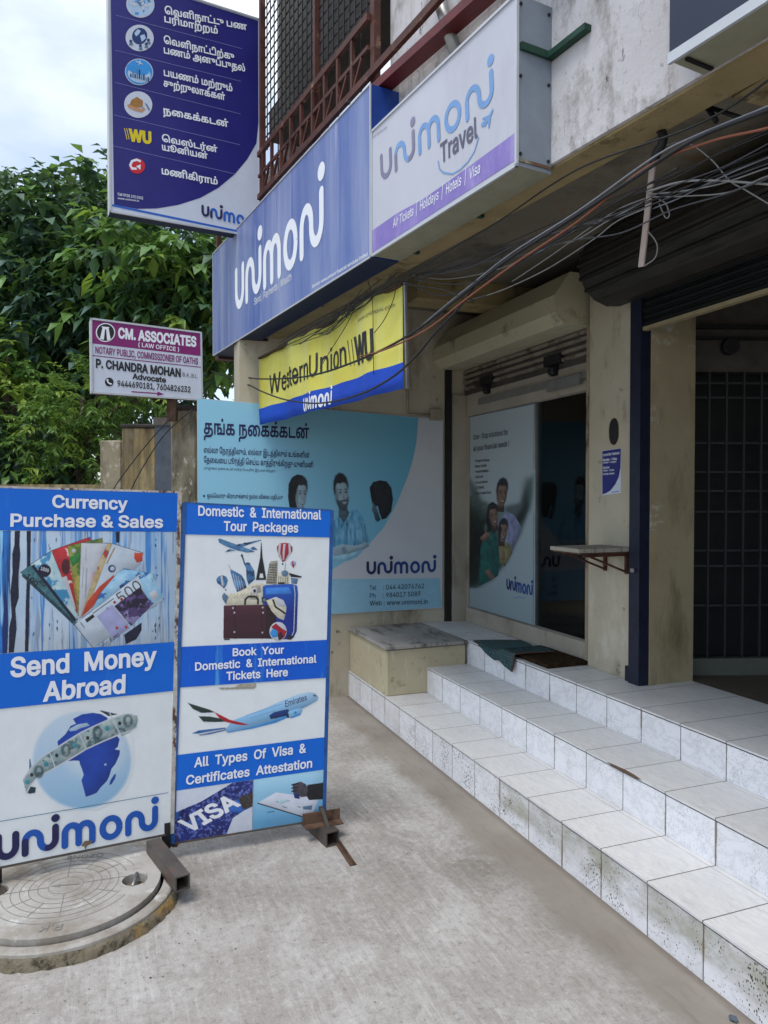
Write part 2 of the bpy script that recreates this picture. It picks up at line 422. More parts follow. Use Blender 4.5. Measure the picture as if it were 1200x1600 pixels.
class Pic:
    """a printed picture: inks laid down with soft edges on a fine sheet of coloured faces"""
    def __init__(s, pl, tr, rect, res, bg=None, h=.0016, emb=.35, soft=.8):
        s.pl, s.tr, s.rect, s.res, s.bg, s.h, s.emb, s.soft = pl, tr, rect, res, bg, h, emb, soft; s.ops = []; s.k = 0
    def _a(s, mask_fn, m, layer, **k): s.k += 1; s.ops.append((layer, s.k, mask_fn, m, k)); return s
    def poly(s, pts, m, layer=0, **k): return s._a(('p', [pts]), m, layer, **k)
    def ell(s, c, rx, ry, m, layer=0, n=28, rot=0, **k):
        cr_, sr = math.cos(R(rot)), math.sin(R(rot)); pts = [(c[0] + rx * math.cos(t) * cr_ - ry * math.sin(t) * sr, c[1] + rx * math.cos(t) * sr + ry * math.sin(t) * cr_) for t in [2 * math.pi * i / n for i in range(n)]]
        return s._a(('p', [pts]), m, layer, **k)
    def stroke(s, pts, wd, m, layer=1, round_=False, **k):
        qs = []; hw = wd / 2
        for p, q in zip(pts, pts[1:]):
            d = Vector((q[0] - p[0], q[1] - p[1])); l = d.length
            if l < 1e-6: continue
            d /= l; n = Vector((-d.y, d.x)) * hw; e = d * hw * .5
            qs.append([(p[0] - e.x + n.x, p[1] - e.y + n.y), (q[0] + e.x + n.x, q[1] + e.y + n.y), (q[0] + e.x - n.x, q[1] + e.y - n.y), (p[0] - e.x - n.x, p[1] - e.y - n.y)])
        k.setdefault('emb', 0); return s._a(('p', qs), m, layer, **k)
    def text(s, t, pl_, pr, top, m, layer=2, bold=.012, cap='H', shear=0., res=3):
        tris, x0, x1 = text_tris(t, bold, res); ch = capheight(cap); A, B, T = Vector(pl_), Vector(pr), Vector(top)
        return s._a(('p', [[tuple(A + (B - A) * ((x - x0) / (x1 - x0)) + T * (y / ch)) for x, y in tr] for tr in tris]), m, layer, emb=0)
    def build(s, name, parent):
        x0, y0, x1, y1 = s.rect; W = int((x1 - x0) * s.res) + 1; Hh = int((y1 - y0) * s.res) + 1
        gx, gy = np.meshgrid(np.linspace(x0, x1, W), np.linspace(y0, y1, Hh))
        px, py = s.tr((gx, gy)); rx = (px - CX) / F; rz = -(py - CY) / F; c_, s_ = math.cos(PITCH), math.sin(PITCH)
        D = np.stack([rx, c_ - rz * s_, s_ + rz * c_], -1); n = np.array(s.pl.n); o = np.array(s.pl.o); oc = np.array(OC)
        t = ((o - oc) @ n) / (D @ n); P = oc + D * t[..., None]; u = (P - o) @ np.array(s.pl.u); v = (P - o) @ np.array(s.pl.v)
        if s.bg is None: img = np.zeros((Hh, W, 3)); alpha = np.zeros((Hh, W))
        else: img = np.zeros((Hh, W, 3)) + np.array(s.bg(u, v, P) if callable(s.bg) else s.bg); alpha = np.zeros((Hh, W)) if callable(s.bg) else np.ones((Hh, W))
        for layer, _, (kind, polys), m, k in sorted(s.ops, key=lambda q: (q[0], q[1])):
            xs = [p[0] for q in polys for p in q]; ys = [p[1] for q in polys for p in q]; pad = 6 / s.res + k.get('soft', s.soft) * 3 / s.res
            i0 = max(0, int((min(xs) - pad - x0) * s.res)); i1 = min(W, int((max(xs) + pad - x0) * s.res) + 2); j0 = max(0, int((min(ys) - pad - y0) * s.res)); j1 = min(Hh, int((max(ys) + pad - y0) * s.res) + 2)
            if i1 - i0 < 2 or j1 - j0 < 2: continue
            # two by two supersampling
            sx = (np.arange((i1 - i0) * 2) + .5) / 2 + i0 - .5; sy = (np.arange((j1 - j0) * 2) + .5) / 2 + j0 - .5; X, Y = np.meshgrid(sx / s.res + x0, sy / s.res + y0); M = np.zeros(X.shape, bool)
            for q in polys:
                ins = np.zeros(X.shape, bool); qy = [p[1] for p in q]
                ja = max(0, int(((min(qy) - y0) * s.res - j0) * 2) - 2); jb = min(X.shape[0], int(((max(qy) - y0) * s.res - j0) * 2) + 3)
                Xs, Ys = X[ja:jb], Y[ja:jb]; I = ins[ja:jb]
                for i in range(len(q)):
                    (xa, ya), (xb, yb) = q[i - 1], q[i]
                    if ya == yb: continue
                    I ^= ((Ys < ya) != (Ys < yb)) & (Xs < (xb - xa) * (Ys - ya) / (yb - ya) + xa)
                M |= ins
            M = M.astype(float); M = (M[::2, ::2] + M[1::2, ::2] + M[::2, 1::2] + M[1::2, 1::2]) / 4
            M = blur(M, k.get('soft', s.soft)) if k.get('soft', s.soft) >= 1 else M
            c1, c2, sc0, stains, ax = MCOL[m.name]; c1, c2 = np.array(c1[:3]), np.array(c2[:3]); U, V = u[j0:j1, i0:i1], v[j0:j1, i0:i1]
            if ax: f = np.clip((P[j0:j1, i0:i1, ax[0]] - ax[1]) / (ax[2] - ax[1]), 0, 1)
            else: f = np.clip((vnoise(U * sc0 * 2 + 9, V * sc0 * 2 + 5) - .3) / .4, 0, 1)
            C = c1 + (c2 - c1) * f[..., None]
            for q, (sc1, ms, ns, lo, hi) in enumerate(stains):
                g = np.clip((vnoise(U * ns * ms[0] * 1.5 + 3 * q + 20, V * ns * ms[2] * 1.5 + 11 * q) - lo) / max(.01, hi - lo), 0, 1)[..., None]; C = C * (1 - g) + np.array(sc1[:3]) * g
            e = k.get('emb', s.emb)
            if e:
                r_ = max(2, .12 * min(i1 - i0, j1 - j0)); B = blur(np.pad(M, 3, mode='constant'), r_); gy_, gx_ = np.gradient(B); sh = (-(gx_ * .5 + gy_ * .85))[3:-3, 3:-3] * r_ * 1.2; edge = B[3:-3, 3:-3]
                C = C * np.clip(1 - e * sh * 1.3 - e * .55 * (1 - edge), .2, 1.6)[..., None]
            Aa = (M * k.get('alpha', 1.))[..., None]; img[j0:j1, i0:i1] = img[j0:j1, i0:i1] * (1 - Aa) + C * Aa; alpha[j0:j1, i0:i1] = np.maximum(alpha[j0:j1, i0:i1], M)
        img *= (.93 + .14 * vnoise(gx * s.res * .6, gy * s.res * .6, 2))[..., None]
        Q = P + n * s.h; keep = (alpha[:-1, :-1] > .02) | (alpha[1:, :-1] > .02) | (alpha[:-1, 1:] > .02) | (alpha[1:, 1:] > .02)
        idx = np.arange(W * Hh).reshape(Hh, W); f = np.stack([idx[1:, :-1], idx[1:, 1:], idx[:-1, 1:], idx[:-1, :-1]], -1)[keep]
        used = np.unique(f); remap = np.full(W * Hh, -1); remap[used] = np.arange(len(used)); f = remap[f]; vv = Q.reshape(-1, 3)[used]; cc = np.clip(img.reshape(-1, 3)[used], 0, 1)
        me = bpy.data.meshes.new(name); me.vertices.add(len(vv)); me.vertices.foreach_set('co', vv.ravel().astype('f4')); me.loops.add(f.size); me.loops.foreach_set('vertex_index', f.ravel().astype('i4')); me.polygons.add(len(f)); me.polygons.foreach_set('loop_start', np.arange(0, f.size, 4, dtype='i4')); me.polygons.foreach_set('loop_total', np.full(len(f), 4, dtype='i4')); me.update(calc_edges=True)
        at = me.color_attributes.new('ink', 'FLOAT_COLOR', 'POINT'); at.data.foreach_set('color', np.concatenate([cc, np.ones((len(cc), 1))], 1).ravel().astype('f4')); me.materials.append(pic_mat()); me.validate()
        return link(name, me, parent, I4)

# ------------------------------------------------------------------ ground and setting materials
def ground_mat():
    m, N, L, bs = base('pavement_concrete')
    v = coords(N, L)
    rot = N.new('ShaderNodeMapping'); rot.vector_type = 'TEXTURE'; rot.inputs['Location'].default_value = (-.27, 5.53, 0); rot.inputs['Rotation'].default_value = (0, 0, AL); L.new(v, rot.inputs['Vector'])
    q = rot.outputs['Vector']
    def mp(sc_, loc=(0, 0, 0), src=q):
        k = N.new('ShaderNodeMapping'); k.inputs['Scale'].default_value = sc_; k.inputs['Location'].default_value = loc; L.new(src, k.inputs['Vector']); return k.outputs[0]
    def nz_(vec, sc_, d=8, r=.65, dist=0.):
        n = N.new('ShaderNodeTexNoise'); n.inputs['Scale'].default_value = sc_; n.inputs['Detail'].default_value = d; n.inputs['Roughness'].default_value = r; n.inputs['Distortion'].default_value = dist; L.new(vec, n.inputs['Vector']); return n.outputs['Fac']
    n1 = nz_(q, .9); c = ramp(N, L, n1, [(.34, hx('#85807a')), (.5, hx('#95908a')), (.66, hx('#a09c96'))])
    n2 = nz_(mp((1, 1, 1), (5, 2, 0)), 3.2, 11, .74, .6); c = mix(N, L, ramp(N, L, n2, [(.45, 0.), (.62, .62)]), c, hx('#b9b7b4'))
    n4 = nz_(mp((1, 1, 1), (9, 9, 0)), 2.1, 9, .7, .4); c = mix(N, L, ramp(N, L, n4, [(.50, 0.), (.68, .55)]), c, hx('#7d756b'))
    st = nz_(mp((2.2, 30, 1)), 1.6, 9, .72, .5); area_ = ramp(N, L, nz_(mp((1, 1, 1), (2, 8, 0)), 1.3, 5, .6), [(.40, .15), (.62, 1.)])
    c = mix(N, L, math_(N, L, 'MULTIPLY', ramp(N, L, st, [(.52, 0.), (.66, .34)]), area_), c, hx('#7a756e'))
    c = mix(N, L, math_(N, L, 'MULTIPLY', ramp(N, L, st, [(.34, .34), (.47, 0.)]), area_), c, hx('#cfcdca'))
    mid = nz_(q, 38, 8, .8); c = mix(N, L, ramp(N, L, mid, [(.36, .55), (.47, 0.)]), c, hx('#665f58')); c = mix(N, L, ramp(N, L, mid, [(.54, 0.), (.66, .42)]), c, hx('#c9c7c4'))
    fine = nz_(q, 170, 5, .8); c = mix(N, L, ramp(N, L, fine, [(.32, .55), (.45, 0.)]), c, hx('#4c4640'))
    # smoother brown cement trowelled along the foot of the steps, with a ragged outer edge
    sp = N.new('ShaderNodeSeparateXYZ'); L.new(q, sp.inputs[0]); b = math_(N, L, 'MULTIPLY', sp.outputs['Y'], -1.)
    wob = math_(N, L, 'MULTIPLY', math_(N, L, 'SUBTRACT', nz_(q, 3.0, 9, .75), .5), .22)
    e = math_(N, L, 'ADD', b, wob)
    strip = math_(N, L, 'MULTIPLY', ramp(N, L, e, [(.175, .92), (.265, 0.)]), math_(N, L, 'GREATER_THAN', sp.outputs['X'], -.02))
    cs_ = ramp(N, L, nz_(q, 2.4, 8, .6), [(.35, hx('#7b736a')), (.65, hx('#8d867d'))]); cs_ = mix(N, L, ramp(N, L, nz_(mp((1, 5, 1)), 6, 7, .7), [(.54, 0.), (.68, .45)]), cs_, hx('#6c6259'))
    c = mix(N, L, strip, c, cs_)
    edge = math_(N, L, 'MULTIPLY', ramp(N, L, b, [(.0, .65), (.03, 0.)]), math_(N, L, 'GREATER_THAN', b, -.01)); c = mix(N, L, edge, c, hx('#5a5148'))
    L.new(c, bs.inputs['Base Color']); bs.inputs['Roughness'].default_value = .88; bs.inputs['Specular IOR Level'].default_value = .25
    hgt = math_(N, L, 'ADD', math_(N, L, 'MULTIPLY', n2, .8), math_(N, L, 'ADD', math_(N, L, 'MULTIPLY', mid, .5), math_(N, L, 'MULTIPLY', st, .6)))
    bump(N, L, bs, math_(N, L, 'MULTIPLY', hgt, math_(N, L, 'SUBTRACT', 1.15, strip)), .5, .006)
    return m
GROUND = ground_mat()
mb = MB()
S = 900
mb.face([(-S, -S, 0), (S, -S, 0), (S, S, 0), (-S, S, 0)], GROUND)
tag(mb.build('ground'), kind='structure')
# ------------------------------------------------------------------ entrance steps
def tile_mat(name, axis, width, off, top, dirt, base_c=('#dddde1', '#e6e6ea'), z0=0., z1=1.):
    """white marbled ceramic tile: grout every `width` along local x; dirt = strength of the splash mould"""
    m, N, L, bs = base(name)
    t = N.new('ShaderNodeTexCoord'); sp = N.new('ShaderNodeSeparateXYZ'); L.new(t.outputs['Object'], sp.inputs[0])
    x = sp.outputs['X']; y = sp.outputs['Y']; zc = sp.outputs['Z']
    k = math_(N, L, 'DIVIDE', math_(N, L, 'SUBTRACT', x, off), width)
    fr_ = math_(N, L, 'FRACT', k); ident = math_(N, L, 'FLOOR', k)
    d = math_(N, L, 'ABSOLUTE', math_(N, L, 'SUBTRACT', fr_, .5))            # .5 at the joint
    g = math_(N, L, 'GREATER_THAN', d, .5 - .0022 / width)
    wn = N.new('ShaderNodeTexWhiteNoise'); wn.noise_dimensions = '1D'; L.new(ident, wn.inputs['W'])
    cmb = N.new('ShaderNodeCombineXYZ'); L.new(math_(N, L, 'MULTIPLY', wn.outputs['Value'], 40), cmb.inputs[2])
    va = N.new('ShaderNodeVectorMath'); va.operation = 'ADD'; L.new(t.outputs['Object'], va.inputs[0]); L.new(cmb.outputs[0], va.inputs[1])
    mp_ = N.new('ShaderNodeMapping'); mp_.inputs['Scale'].default_value = (2.2, 6.5, 3.0); mp_.inputs['Rotation'].default_value = (.3, .5, .5); L.new(va.outputs[0], mp_.inputs['Vector'])
    n1 = N.new('ShaderNodeTexNoise'); n1.inputs['Scale'].default_value = 4.2; n1.inputs['Detail'].default_value = 9; n1.inputs['Roughness'].default_value = .62; n1.inputs['Distortion'].default_value = .4
    L.new(mp_.outputs[0], n1.inputs['Vector'])
    vein = math_(N, L, 'ABSOLUTE', math_(N, L, 'SUBTRACT', n1.outputs['Fac'], .5))
    c = ramp(N, L, vein, [(0., hx('#d0d0d4')), (.015, hx(base_c[0])), (.07, hx(base_c[1]))])
    tone = ramp(N, L, wn.outputs['Value'], [(0., .0), (1., .18)])
    c = mix(N, L, tone, c, hx('#a9a8a6'))
    vv = coords(N, L, (1, 1, 1), (2, 7, 1)); gr = noise(N, L, vv, 2.6, 8, .7)
    c = mix(N, L, ramp(N, L, gr, [(.50, 0.), (.74, .26)]), c, hx('#a29a8c'))
    if top:
        sc_ = noise(N, L, coords(N, L, (3, 14, 1)), 3, 8, .7)
        c = mix(N, L, ramp(N, L, sc_, [(.55, 0.), (.72, .35)]), c, hx('#85817c'))
    if dirt:
        vo = N.new('ShaderNodeTexVoronoi'); vo.inputs['Scale'].default_value = 165; vo.inputs['Randomness'].default_value = 1
        vm = coords(N, L, (1, 1, .55)); L.new(vm, vo.inputs['Vector'])
        sz = noise(N, L, coords(N, L, (1, 1, 1), (3, 3, 3)), 5.5, 6, .75)
        thr = ramp(N, L, sz, [(.42, .05), (.62, .46)])
        wn2 = N.new('ShaderNodeTexWhiteNoise'); L.new(vo.outputs['Position'], wn2.inputs['Vector'])
        pick = math_(N, L, 'GREATER_THAN', wn2.outputs['Value'], .38)
        spot = math_(N, L, 'MULTIPLY', math_(N, L, 'LESS_THAN', vo.outputs['Distance'], thr), pick)
        zt = ramp(N, L, zc, [(.0, .3), (.02, 1.), (.15, 1.), (.19, .6)])
        xr = ramp(N, L, math_(N, L, 'DIVIDE', x, 6), [(.02, .3), (.12, .55), (.26, 1.), (1, 1.)])
        spf = math_(N, L, 'MULTIPLY', math_(N, L, 'MULTIPLY', spot, xr), math_(N, L, 'MULTIPLY', zt, dirt))
        if dirt > .5:
            ol = math_(N, L, 'MULTIPLY', ramp(N, L, noise(N, L, coords(N, L, (1, 1, 2.2), (1, 0, 4)), 3.4, 7, .7), [(.32, 0.), (.58, .75)]), ramp(N, L, math_(N, L, 'DIVIDE', x, 6), [(.370, .12), (.380, 1.)]))
            zf = ramp(N, L, math_(N, L, 'ADD', zc, math_(N, L, 'MULTIPLY', math_(N, L, 'SUBTRACT', gr, .5), .16)), [(.045, 0.), (.085, 1.)])
            c = mix(N, L, math_(N, L, 'MULTIPLY', ol, zf), c, hx('#8f8c76'))
        c = mix(N, L, spf, c, hx('#3d3a31'))
        rust = math_(N, L, 'MULTIPLY', math_(N, L, 'GREATER_THAN', d, .5 - .006 / width), ramp(N, L, noise(N, L, vv, 6, 5, .6), [(.5, 0.), (.6, .7)]))
        c = mix(N, L, rust, c, hx('#7a6440'))
    c = mix(N, L, g, c, hx('#5c5650'))
    L.new(c, bs.inputs['Base Color']); bs.inputs['Roughness'].default_value = .34 if not top else .42; bs.inputs['Specular IOR Level'].default_value = .4
    bump(N, L, bs, math_(N, L, 'SUBTRACT', math_(N, L, 'MULTIPLY', gr, .15), g), .5, .003)
    return m
T_R1 = tile_mat('riser_tile_mouldy', 'x', .25, .01, False, .95)
T_R2 = tile_mat('riser_tile', 'x', .25, .01, False, .40)
T_T = tile_mat('tread_tile', 'x', .25, .01, True, 0, ('#cacac9', '#d4d4d2'))
GROUT = paint('dirty_grout', '#4a423b', .9, var=.3, scale=30)
WIDE = 9.0
def step_part(name, a0, b0, b1, z0, z1, mr, parent, extra=0):
    mb = MB()
    mb.box(a0, WIDE, b0 + .004, b1 + .3, z0, z1 - .014, mr)                          # riser
    mb.box(a0, WIDE, b0 + .007, b1 + .3, z1 - .014, z1 - .008, GROUT)               # the dark joint under the nosing
    # tread tiles with an uneven chipped front edge
    n = 160; rr = random.Random(int(z1 * 1000)); ed = []
    for i in range(n + 1):
        a = a0 + (WIDE - a0) * i / n; e = b0 + rr.uniform(0, .0025)
        ed.append((a, e))
    for (x0, e0), (x1, e1) in zip(ed, ed[1:]):
        mb.face([(x0, e0, z1), (x1, e1, z1), (x1, b1 - .022, z1), (x0, b1 - .022, z1)], T_T)
        mb.face([(x0, e0, z1 - .008), (x1, e1, z1 - .008), (x1, e1, z1), (x0, e0, z1)], T_T)
    mb.face([(a0, b1 - .022, z1), (WIDE, b1 - .022, z1), (WIDE, b1 - .019, z1 - .001), (a0, b1 - .019, z1 - .001)], GROUT)
    mb.face([(a0, b1 - .019, z1 - .001), (WIDE, b1 - .019, z1 - .001), (WIDE, b1 + .3, z1 - .001), (a0, b1 + .3, z1 - .001)], T_T)
    return mb.build(name, parent, FL, normals=False)
steps = thing('entrance_steps', 'three white marbled tile steps with mould speckled lowest riser along the shopfront', 'steps', FL)
step_part('lower_step', 0, 0, .30, -.05, .19, T_R1, steps)
step_part('middle_step', .76, .30, .605, .19, .36, T_R2, steps)
step_part('upper_step', 0, .605, .91, .36, .52, T_R2, steps)
# a chipped hollow in the middle nosing
mb = MB(); CH = paint('broken_edge', '#5d4a3a', .95, var=.3, scale=60)
pts = [(2.66, .2975), (2.71, .303), (2.77, .309), (2.83, .306), (2.88, .2975)]
mb.face([(a, b, .3615) for a, b in pts], CH); mb.face([(2.66, .2972, .361), (2.88, .2972, .361), (2.85, .2972, .353), (2.71, .2972, .351)], CH)
mb.build('chipped_edge', steps, FL)

OCHRE = surf('ochre_wash', hx('#a69c80'), hx('#bab095'), 2.5, [(hx('#6f6552'), (1, 1, .9), 5, .56, .74), (hx('#5a5040'), (1, 1, 1), 13, .62, .70), (hx('#cfc8b2'), (3, 3, .6), 4, .58, .75)], .85, .3, 50, .004)
plinth = thing('masonry_block', 'ochre washed masonry block with a dirty stone slab top filling the corner of the steps', 'block', FL)
mb = MB(); mb.box(.006, .775, .012, .59, .19, .495, OCHRE, bev=.006); mb.build('block_body', plinth, FL)
SLAB = surf('grimy_slab', hx('#86827c'), hx('#a7a49e'), 2.4, [(hx('#3a332c'), (1.2, 3.5, 1), 2.4, .50, .64)], .55, .2, 40, .002)
mb = MB(); mb.box(.002, .79, -.004, .60, .499, .522, SLAB, bev=.003); mb.build('slab_top', plinth, FL)
mb = MB(); mb.box(.003, .783, .004, .595, .4955, .4985, GROUT); mb.build('mortar_joint', plinth, FL)

# ------------------------------------------------------------------ the building
PLAST = surf('cream_plaster', hx('#a69d88'), hx('#bab2a0'), 1.6, [(hx('#6b5d49'), (1, 1, .35), 3.2, .54, .74), (hx('#4b4136'), (1, 1, 1), 11, .62, .72), (hx('#d2cdbf'), (1, 1, .5), 2.1, .56, .76)], .85, .3, 45, .004)
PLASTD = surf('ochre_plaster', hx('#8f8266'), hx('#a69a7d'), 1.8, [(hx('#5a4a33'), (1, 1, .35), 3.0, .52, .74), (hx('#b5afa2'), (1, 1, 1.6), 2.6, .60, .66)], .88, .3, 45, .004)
WWALL = surf('weathered_white', hx('#b0acad'), hx('#c9c7c9'), 2.2, [(hx('#8d8985'), (1, 1, .5), 9, .50, .66), (hx('#7f6e5b'), (4, 4, .22), 2.0, .56, .76), (hx('#4c4743'), (2.5, 2.5, 1.2), 13, .60, .70), (hx('#5a524a'), (1, 1, .6), 1.6, .62, .8)], .88, .5, 55, .006)
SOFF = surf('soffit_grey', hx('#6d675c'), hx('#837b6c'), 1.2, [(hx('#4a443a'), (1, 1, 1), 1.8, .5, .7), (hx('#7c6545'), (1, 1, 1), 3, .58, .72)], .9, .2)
BAND = surf('ochre_band', hx('#8a7b55'), hx('#a08f69'), 4, [(hx('#57492f'), (1, 1, 1), 7, .55, .7), (hx('#b8ab8c'), (1, 1, 1), 5, .62, .72)], .88, .4, 50, .005)
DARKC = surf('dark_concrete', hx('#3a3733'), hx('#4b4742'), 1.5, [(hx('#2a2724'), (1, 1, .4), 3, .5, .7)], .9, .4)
BROWN = surf('brown_paint', hx('#3d241e'), hx('#5a352a'), 10, [(hx('#8a6a58'), (1, 1, 1), 7, .60, .70), (hx('#2a1a16'), (1, 1, 1), 12, .56, .66)], .6, .1)
REDP = paint('red_oxide', '#5a1613', .5, var=.25, scale=10)
STEEL = paint('dull_aluminium', '#8d8d8b', .4, .6, var=.15)
BLKM = paint('black_metal', '#121214', .55, var=.3, scale=20)
NAVM = paint('navy_post', '#10162c', .5, var=.3, scale=20)
RUST = paint('rusty_guide', '#4a3325', .8, var=.5, scale=30)
bld = thing('shop_building', 'weathered two storey shop building with cream pillars and a white plaster balcony front', 'building', FL)
def part(name, mb, fr=FL, parent=bld, **k): return mb.build(name, parent, fr, **k)
# end wall (cream, behind the blue panel), running back as the party wall
mb = MB(); mb.prism([(-.22, b, z) for b, z in ((-.81, -.05), (4.4, -.05), (4.4, 2.95), (-.60, 2.95), (-.60, 2.62), (-.81, 2.62))], (.22, 0, 0), PLAST); part('end_wall', mb)
# pillar between the two shops
mb = MB(); mb.box(1.70, 2.10, .905, 1.30, .515, 2.95, PLAST, bev=.006); part('pillar', mb)
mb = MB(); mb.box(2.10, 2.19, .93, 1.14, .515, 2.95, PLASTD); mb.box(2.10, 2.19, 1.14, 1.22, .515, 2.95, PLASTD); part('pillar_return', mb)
# interior partitions and back wall, other pillars further along
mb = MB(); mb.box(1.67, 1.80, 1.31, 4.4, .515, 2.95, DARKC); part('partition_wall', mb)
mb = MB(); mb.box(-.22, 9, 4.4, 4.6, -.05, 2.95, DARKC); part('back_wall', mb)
mb = MB(); mb.box(5.2, 5.6, .905, 1.3, .515, 2.95, PLAST, bev=.006); part('pillar', mb)
mb = MB(); mb.box(8.6, 9.0, .905, 4.4, .0, 2.95, PLAST); part('pillar', mb)
# floors
TERR = surf('terrazzo', hx('#4d463d'), hx('#5d564b'), 2, [(hx('#8a8274'), (1, 1, 1), 60, .60, .68), (hx('#2a2520'), (1, 1, 1), 48, .60, .68)], .55, .1)
mb = MB(); mb.box(0.0, 9, .915, 4.4, .35, .517, TERR); part('floor', mb)
# landing tile in front of the door
mb = MB(); mb.box(.002, 1.70, .912, 1.2, .5175, .5185, T_T); part('landing_tile', mb)
# balcony slab: soffit, edge beam, parapet
SE = 8.2
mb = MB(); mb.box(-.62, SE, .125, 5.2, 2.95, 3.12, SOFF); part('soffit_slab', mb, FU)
mb = MB(); mb.box(-.62, SE, .0, .13, 2.645, 3.125, BAND)
part('edge_beam', mb, FU)
mb = MB(); mb.box(2.10, SE, -.016, .10, 2.655, 7.0, WWALL); part('parapet_wall', mb, FU)
mb = MB(); mb.box(-.62, 2.10, -.014, .10, 2.66, 3.40, WWALL); part('parapet_wall', mb, FU)
mb = MB()
for a0 in (.62, 3.4): mb = MB(); mb.box(a0 + .0, a0 + .22, .2, 3.0, 2.80, 2.949, BAND); part('ceiling_beam', mb)
# upper storey behind
mb = MB(); mb.box(2.14, SE, .10, 5.2, 3.12, 7.0, WWALL); part('upper_wall', mb, FU)
mb = MB(); mb.box(-.3, 2.12, .22, .50, 4.28, 4.50, DARKC); mb.box(-.3, 2.12, .30, .50, 4.50, 7.0, DARKC); part('stair_beam', mb, FU)  # dark colour stands in for the shade in the upper stairwell
mb = MB(); mb.box(-.62, -.34, .2, 1.4, 3.9, 4.02, WWALL); mb.bar((-.45, .3, 4.0), (-.25, 1.2, 5.4), .3, .14, WWALL); part('sunshade', mb, FU)
# rails and grilles above the boards
GE = -.08
mb = MB()
for s0, w_ in ((.42, .032), (1.353, .03), (2.07, .04)): mb.box(s0 - w_ / 2, s0 + w_ / 2, GE - .02, GE + .015, 3.40, 6.4, BROWN)
part('grille_post', mb, FU)
mb = MB()
for s0, s1, n in ((.44, 1.34, 13), (1.37, 2.05, 10)):
    for i in range(1, n): s = s0 + (s1 - s0) * i / n; mb.box(s - .003, s + .003, GE - .003, GE + .003, 3.82 if i % 2 else 3.50, 6.2, BLKM)
    z = 3.86; k = 0
    while z < 6.2:
        mb.box(s0, s1, GE + .005, GE + .012, z, z + .0055, BLKM); z += .066
part('window_grille', mb, FU)
mb = MB()
for z, s1, t in ((3.525, 4.8, .036), (3.81, 2.06, .034)): mb.box(.43, s1, GE - .045, GE - .022, z - t / 2, z + t / 2, BROWN)
mb.box(.43, 2.06, GE - .04, GE - .026, 3.655, 3.675, BROWN)
s = .52
while s < 2.05:
    mb.box(s - .011, s + .011, GE - .042, GE - .024, 3.545, 3.79, BROWN)
    mb.bar((s + .02, GE - .033, 3.545), (s + .11, GE - .033, 3.65), .014, .014, BROWN); s += .17
part('stair_railing', mb, FU)
mb = MB(); mb.bar((2.03, GE + .0, 3.455), (4.6, GE + .0, 3.28), .075, .04, REDP); mb.box(2.03, 2.09, GE - .02, .02, 3.40, 3.50, BROWN); part('red_beam', mb, FU)
mb = MB(); mb.tube([Uw(2.55, -.05, 5.2), Uw(2.55, -.05, 3.72), Uw(2.62, -.06, 3.55), Uw(2.72, -.05, 3.30)], .028, STEEL, 8); part('drain_pipe', mb, I4)

# shop one: shutter box, header, glazed front
CREAMB = surf('shutter_box_cream', hx('#a59e84'), hx('#b9b298'), 2, [(hx('#6d6553'), (1, 1, 1), 4, .56, .72)], .7, .15)
def hexbox(a0, a1, mat_):
    pr = [(1.0, 2.50), (.76, 2.50), (.70, 2.56), (.70, 2.66), (.80, 2.80), (1.0, 2.80)]
    mb = MB(); mb.prism([(a0, b, z) for b, z in pr], (a1 - a0, 0, 0), mat_); return mb
part('shutter_box', hexbox(.004, 1.66, CREAMB))
JAMBM = surf('flaking_guide', hx('#8a7a64'), hx('#9c8e78'), 5, [(hx('#3a2419'), (1, 1, .5), 5, .50, .62)], .8, .3)
SLATM = surf('grimy_slat', hx('#6f675c'), hx('#8a8174'), 6, [(hx('#3d2f25'), (.6, 1, 1), 9, .5, .64)], .7, .2)
SHUT = paint('grey_shutter', '#4a4640', .6, .2, var=.25, scale=12)
mb = MB(); mb.box(.05, 1.66, .96, 1.02, 2.30, 2.499, SHUT)
for z in (2.34, 2.385, 2.43, 2.47): mb.box(.05, 1.66, .945, .965, z, z + .022, SLATM)
for a in (.42, 1.28):
    mb.box(a - .09, a + .09, .93, .975, 2.335, 2.40, BLKM); mb.tube([(a - .02, .95, 2.30), (a + .04, .95, 2.30)], .035, BLKM, 10)
part('shutter_bottom', mb)
mb = MB(); mb.box(.0, .03, .80, .85, .52, 2.499, BLKM); part('shutter_guide', mb)
mb = MB(); mb.box(1.652, 1.70, .93, .985, .52, 2.499, RUST); mb.box(1.662, 1.69, .915, .93, .52, 2.499, JAMBM); part('shutter_guide', mb)
JAMB = surf('door_surround', hx('#8d8577'), hx('#a59e90'), 2, [(hx('#5b5043'), (1, 1, .4), 4, .54, .72)], .7, .15)
mb = MB(); mb.box(.002, .06, .852, .975, .52, 2.30, JAMB); mb.box(.05, .077, .972, 1.06, .52, 2.30, JAMB); mb.box(.078, 1.645, .95, 1.06, .52, .635, JAMB, bev=.004); mb.box(.078, 1.645, .955, 1.05, 2.135, 2.299, JAMB); mb.box(.31, 1.64, .93, .953, 2.20, 2.24, STEEL); mb.box(1.25, 1.60, .91, .93, 2.17, 2.23, STEEL)
part('door_frame', mb)
POSTG = paint('poster_base', (.16, .20, .23), .22, var=.05, spec=.5)
door = MB(); door.box(.079, .995, .985, 1.0, .637, 2.133, POSTG); dl = part('fixed_door_leaf', door)
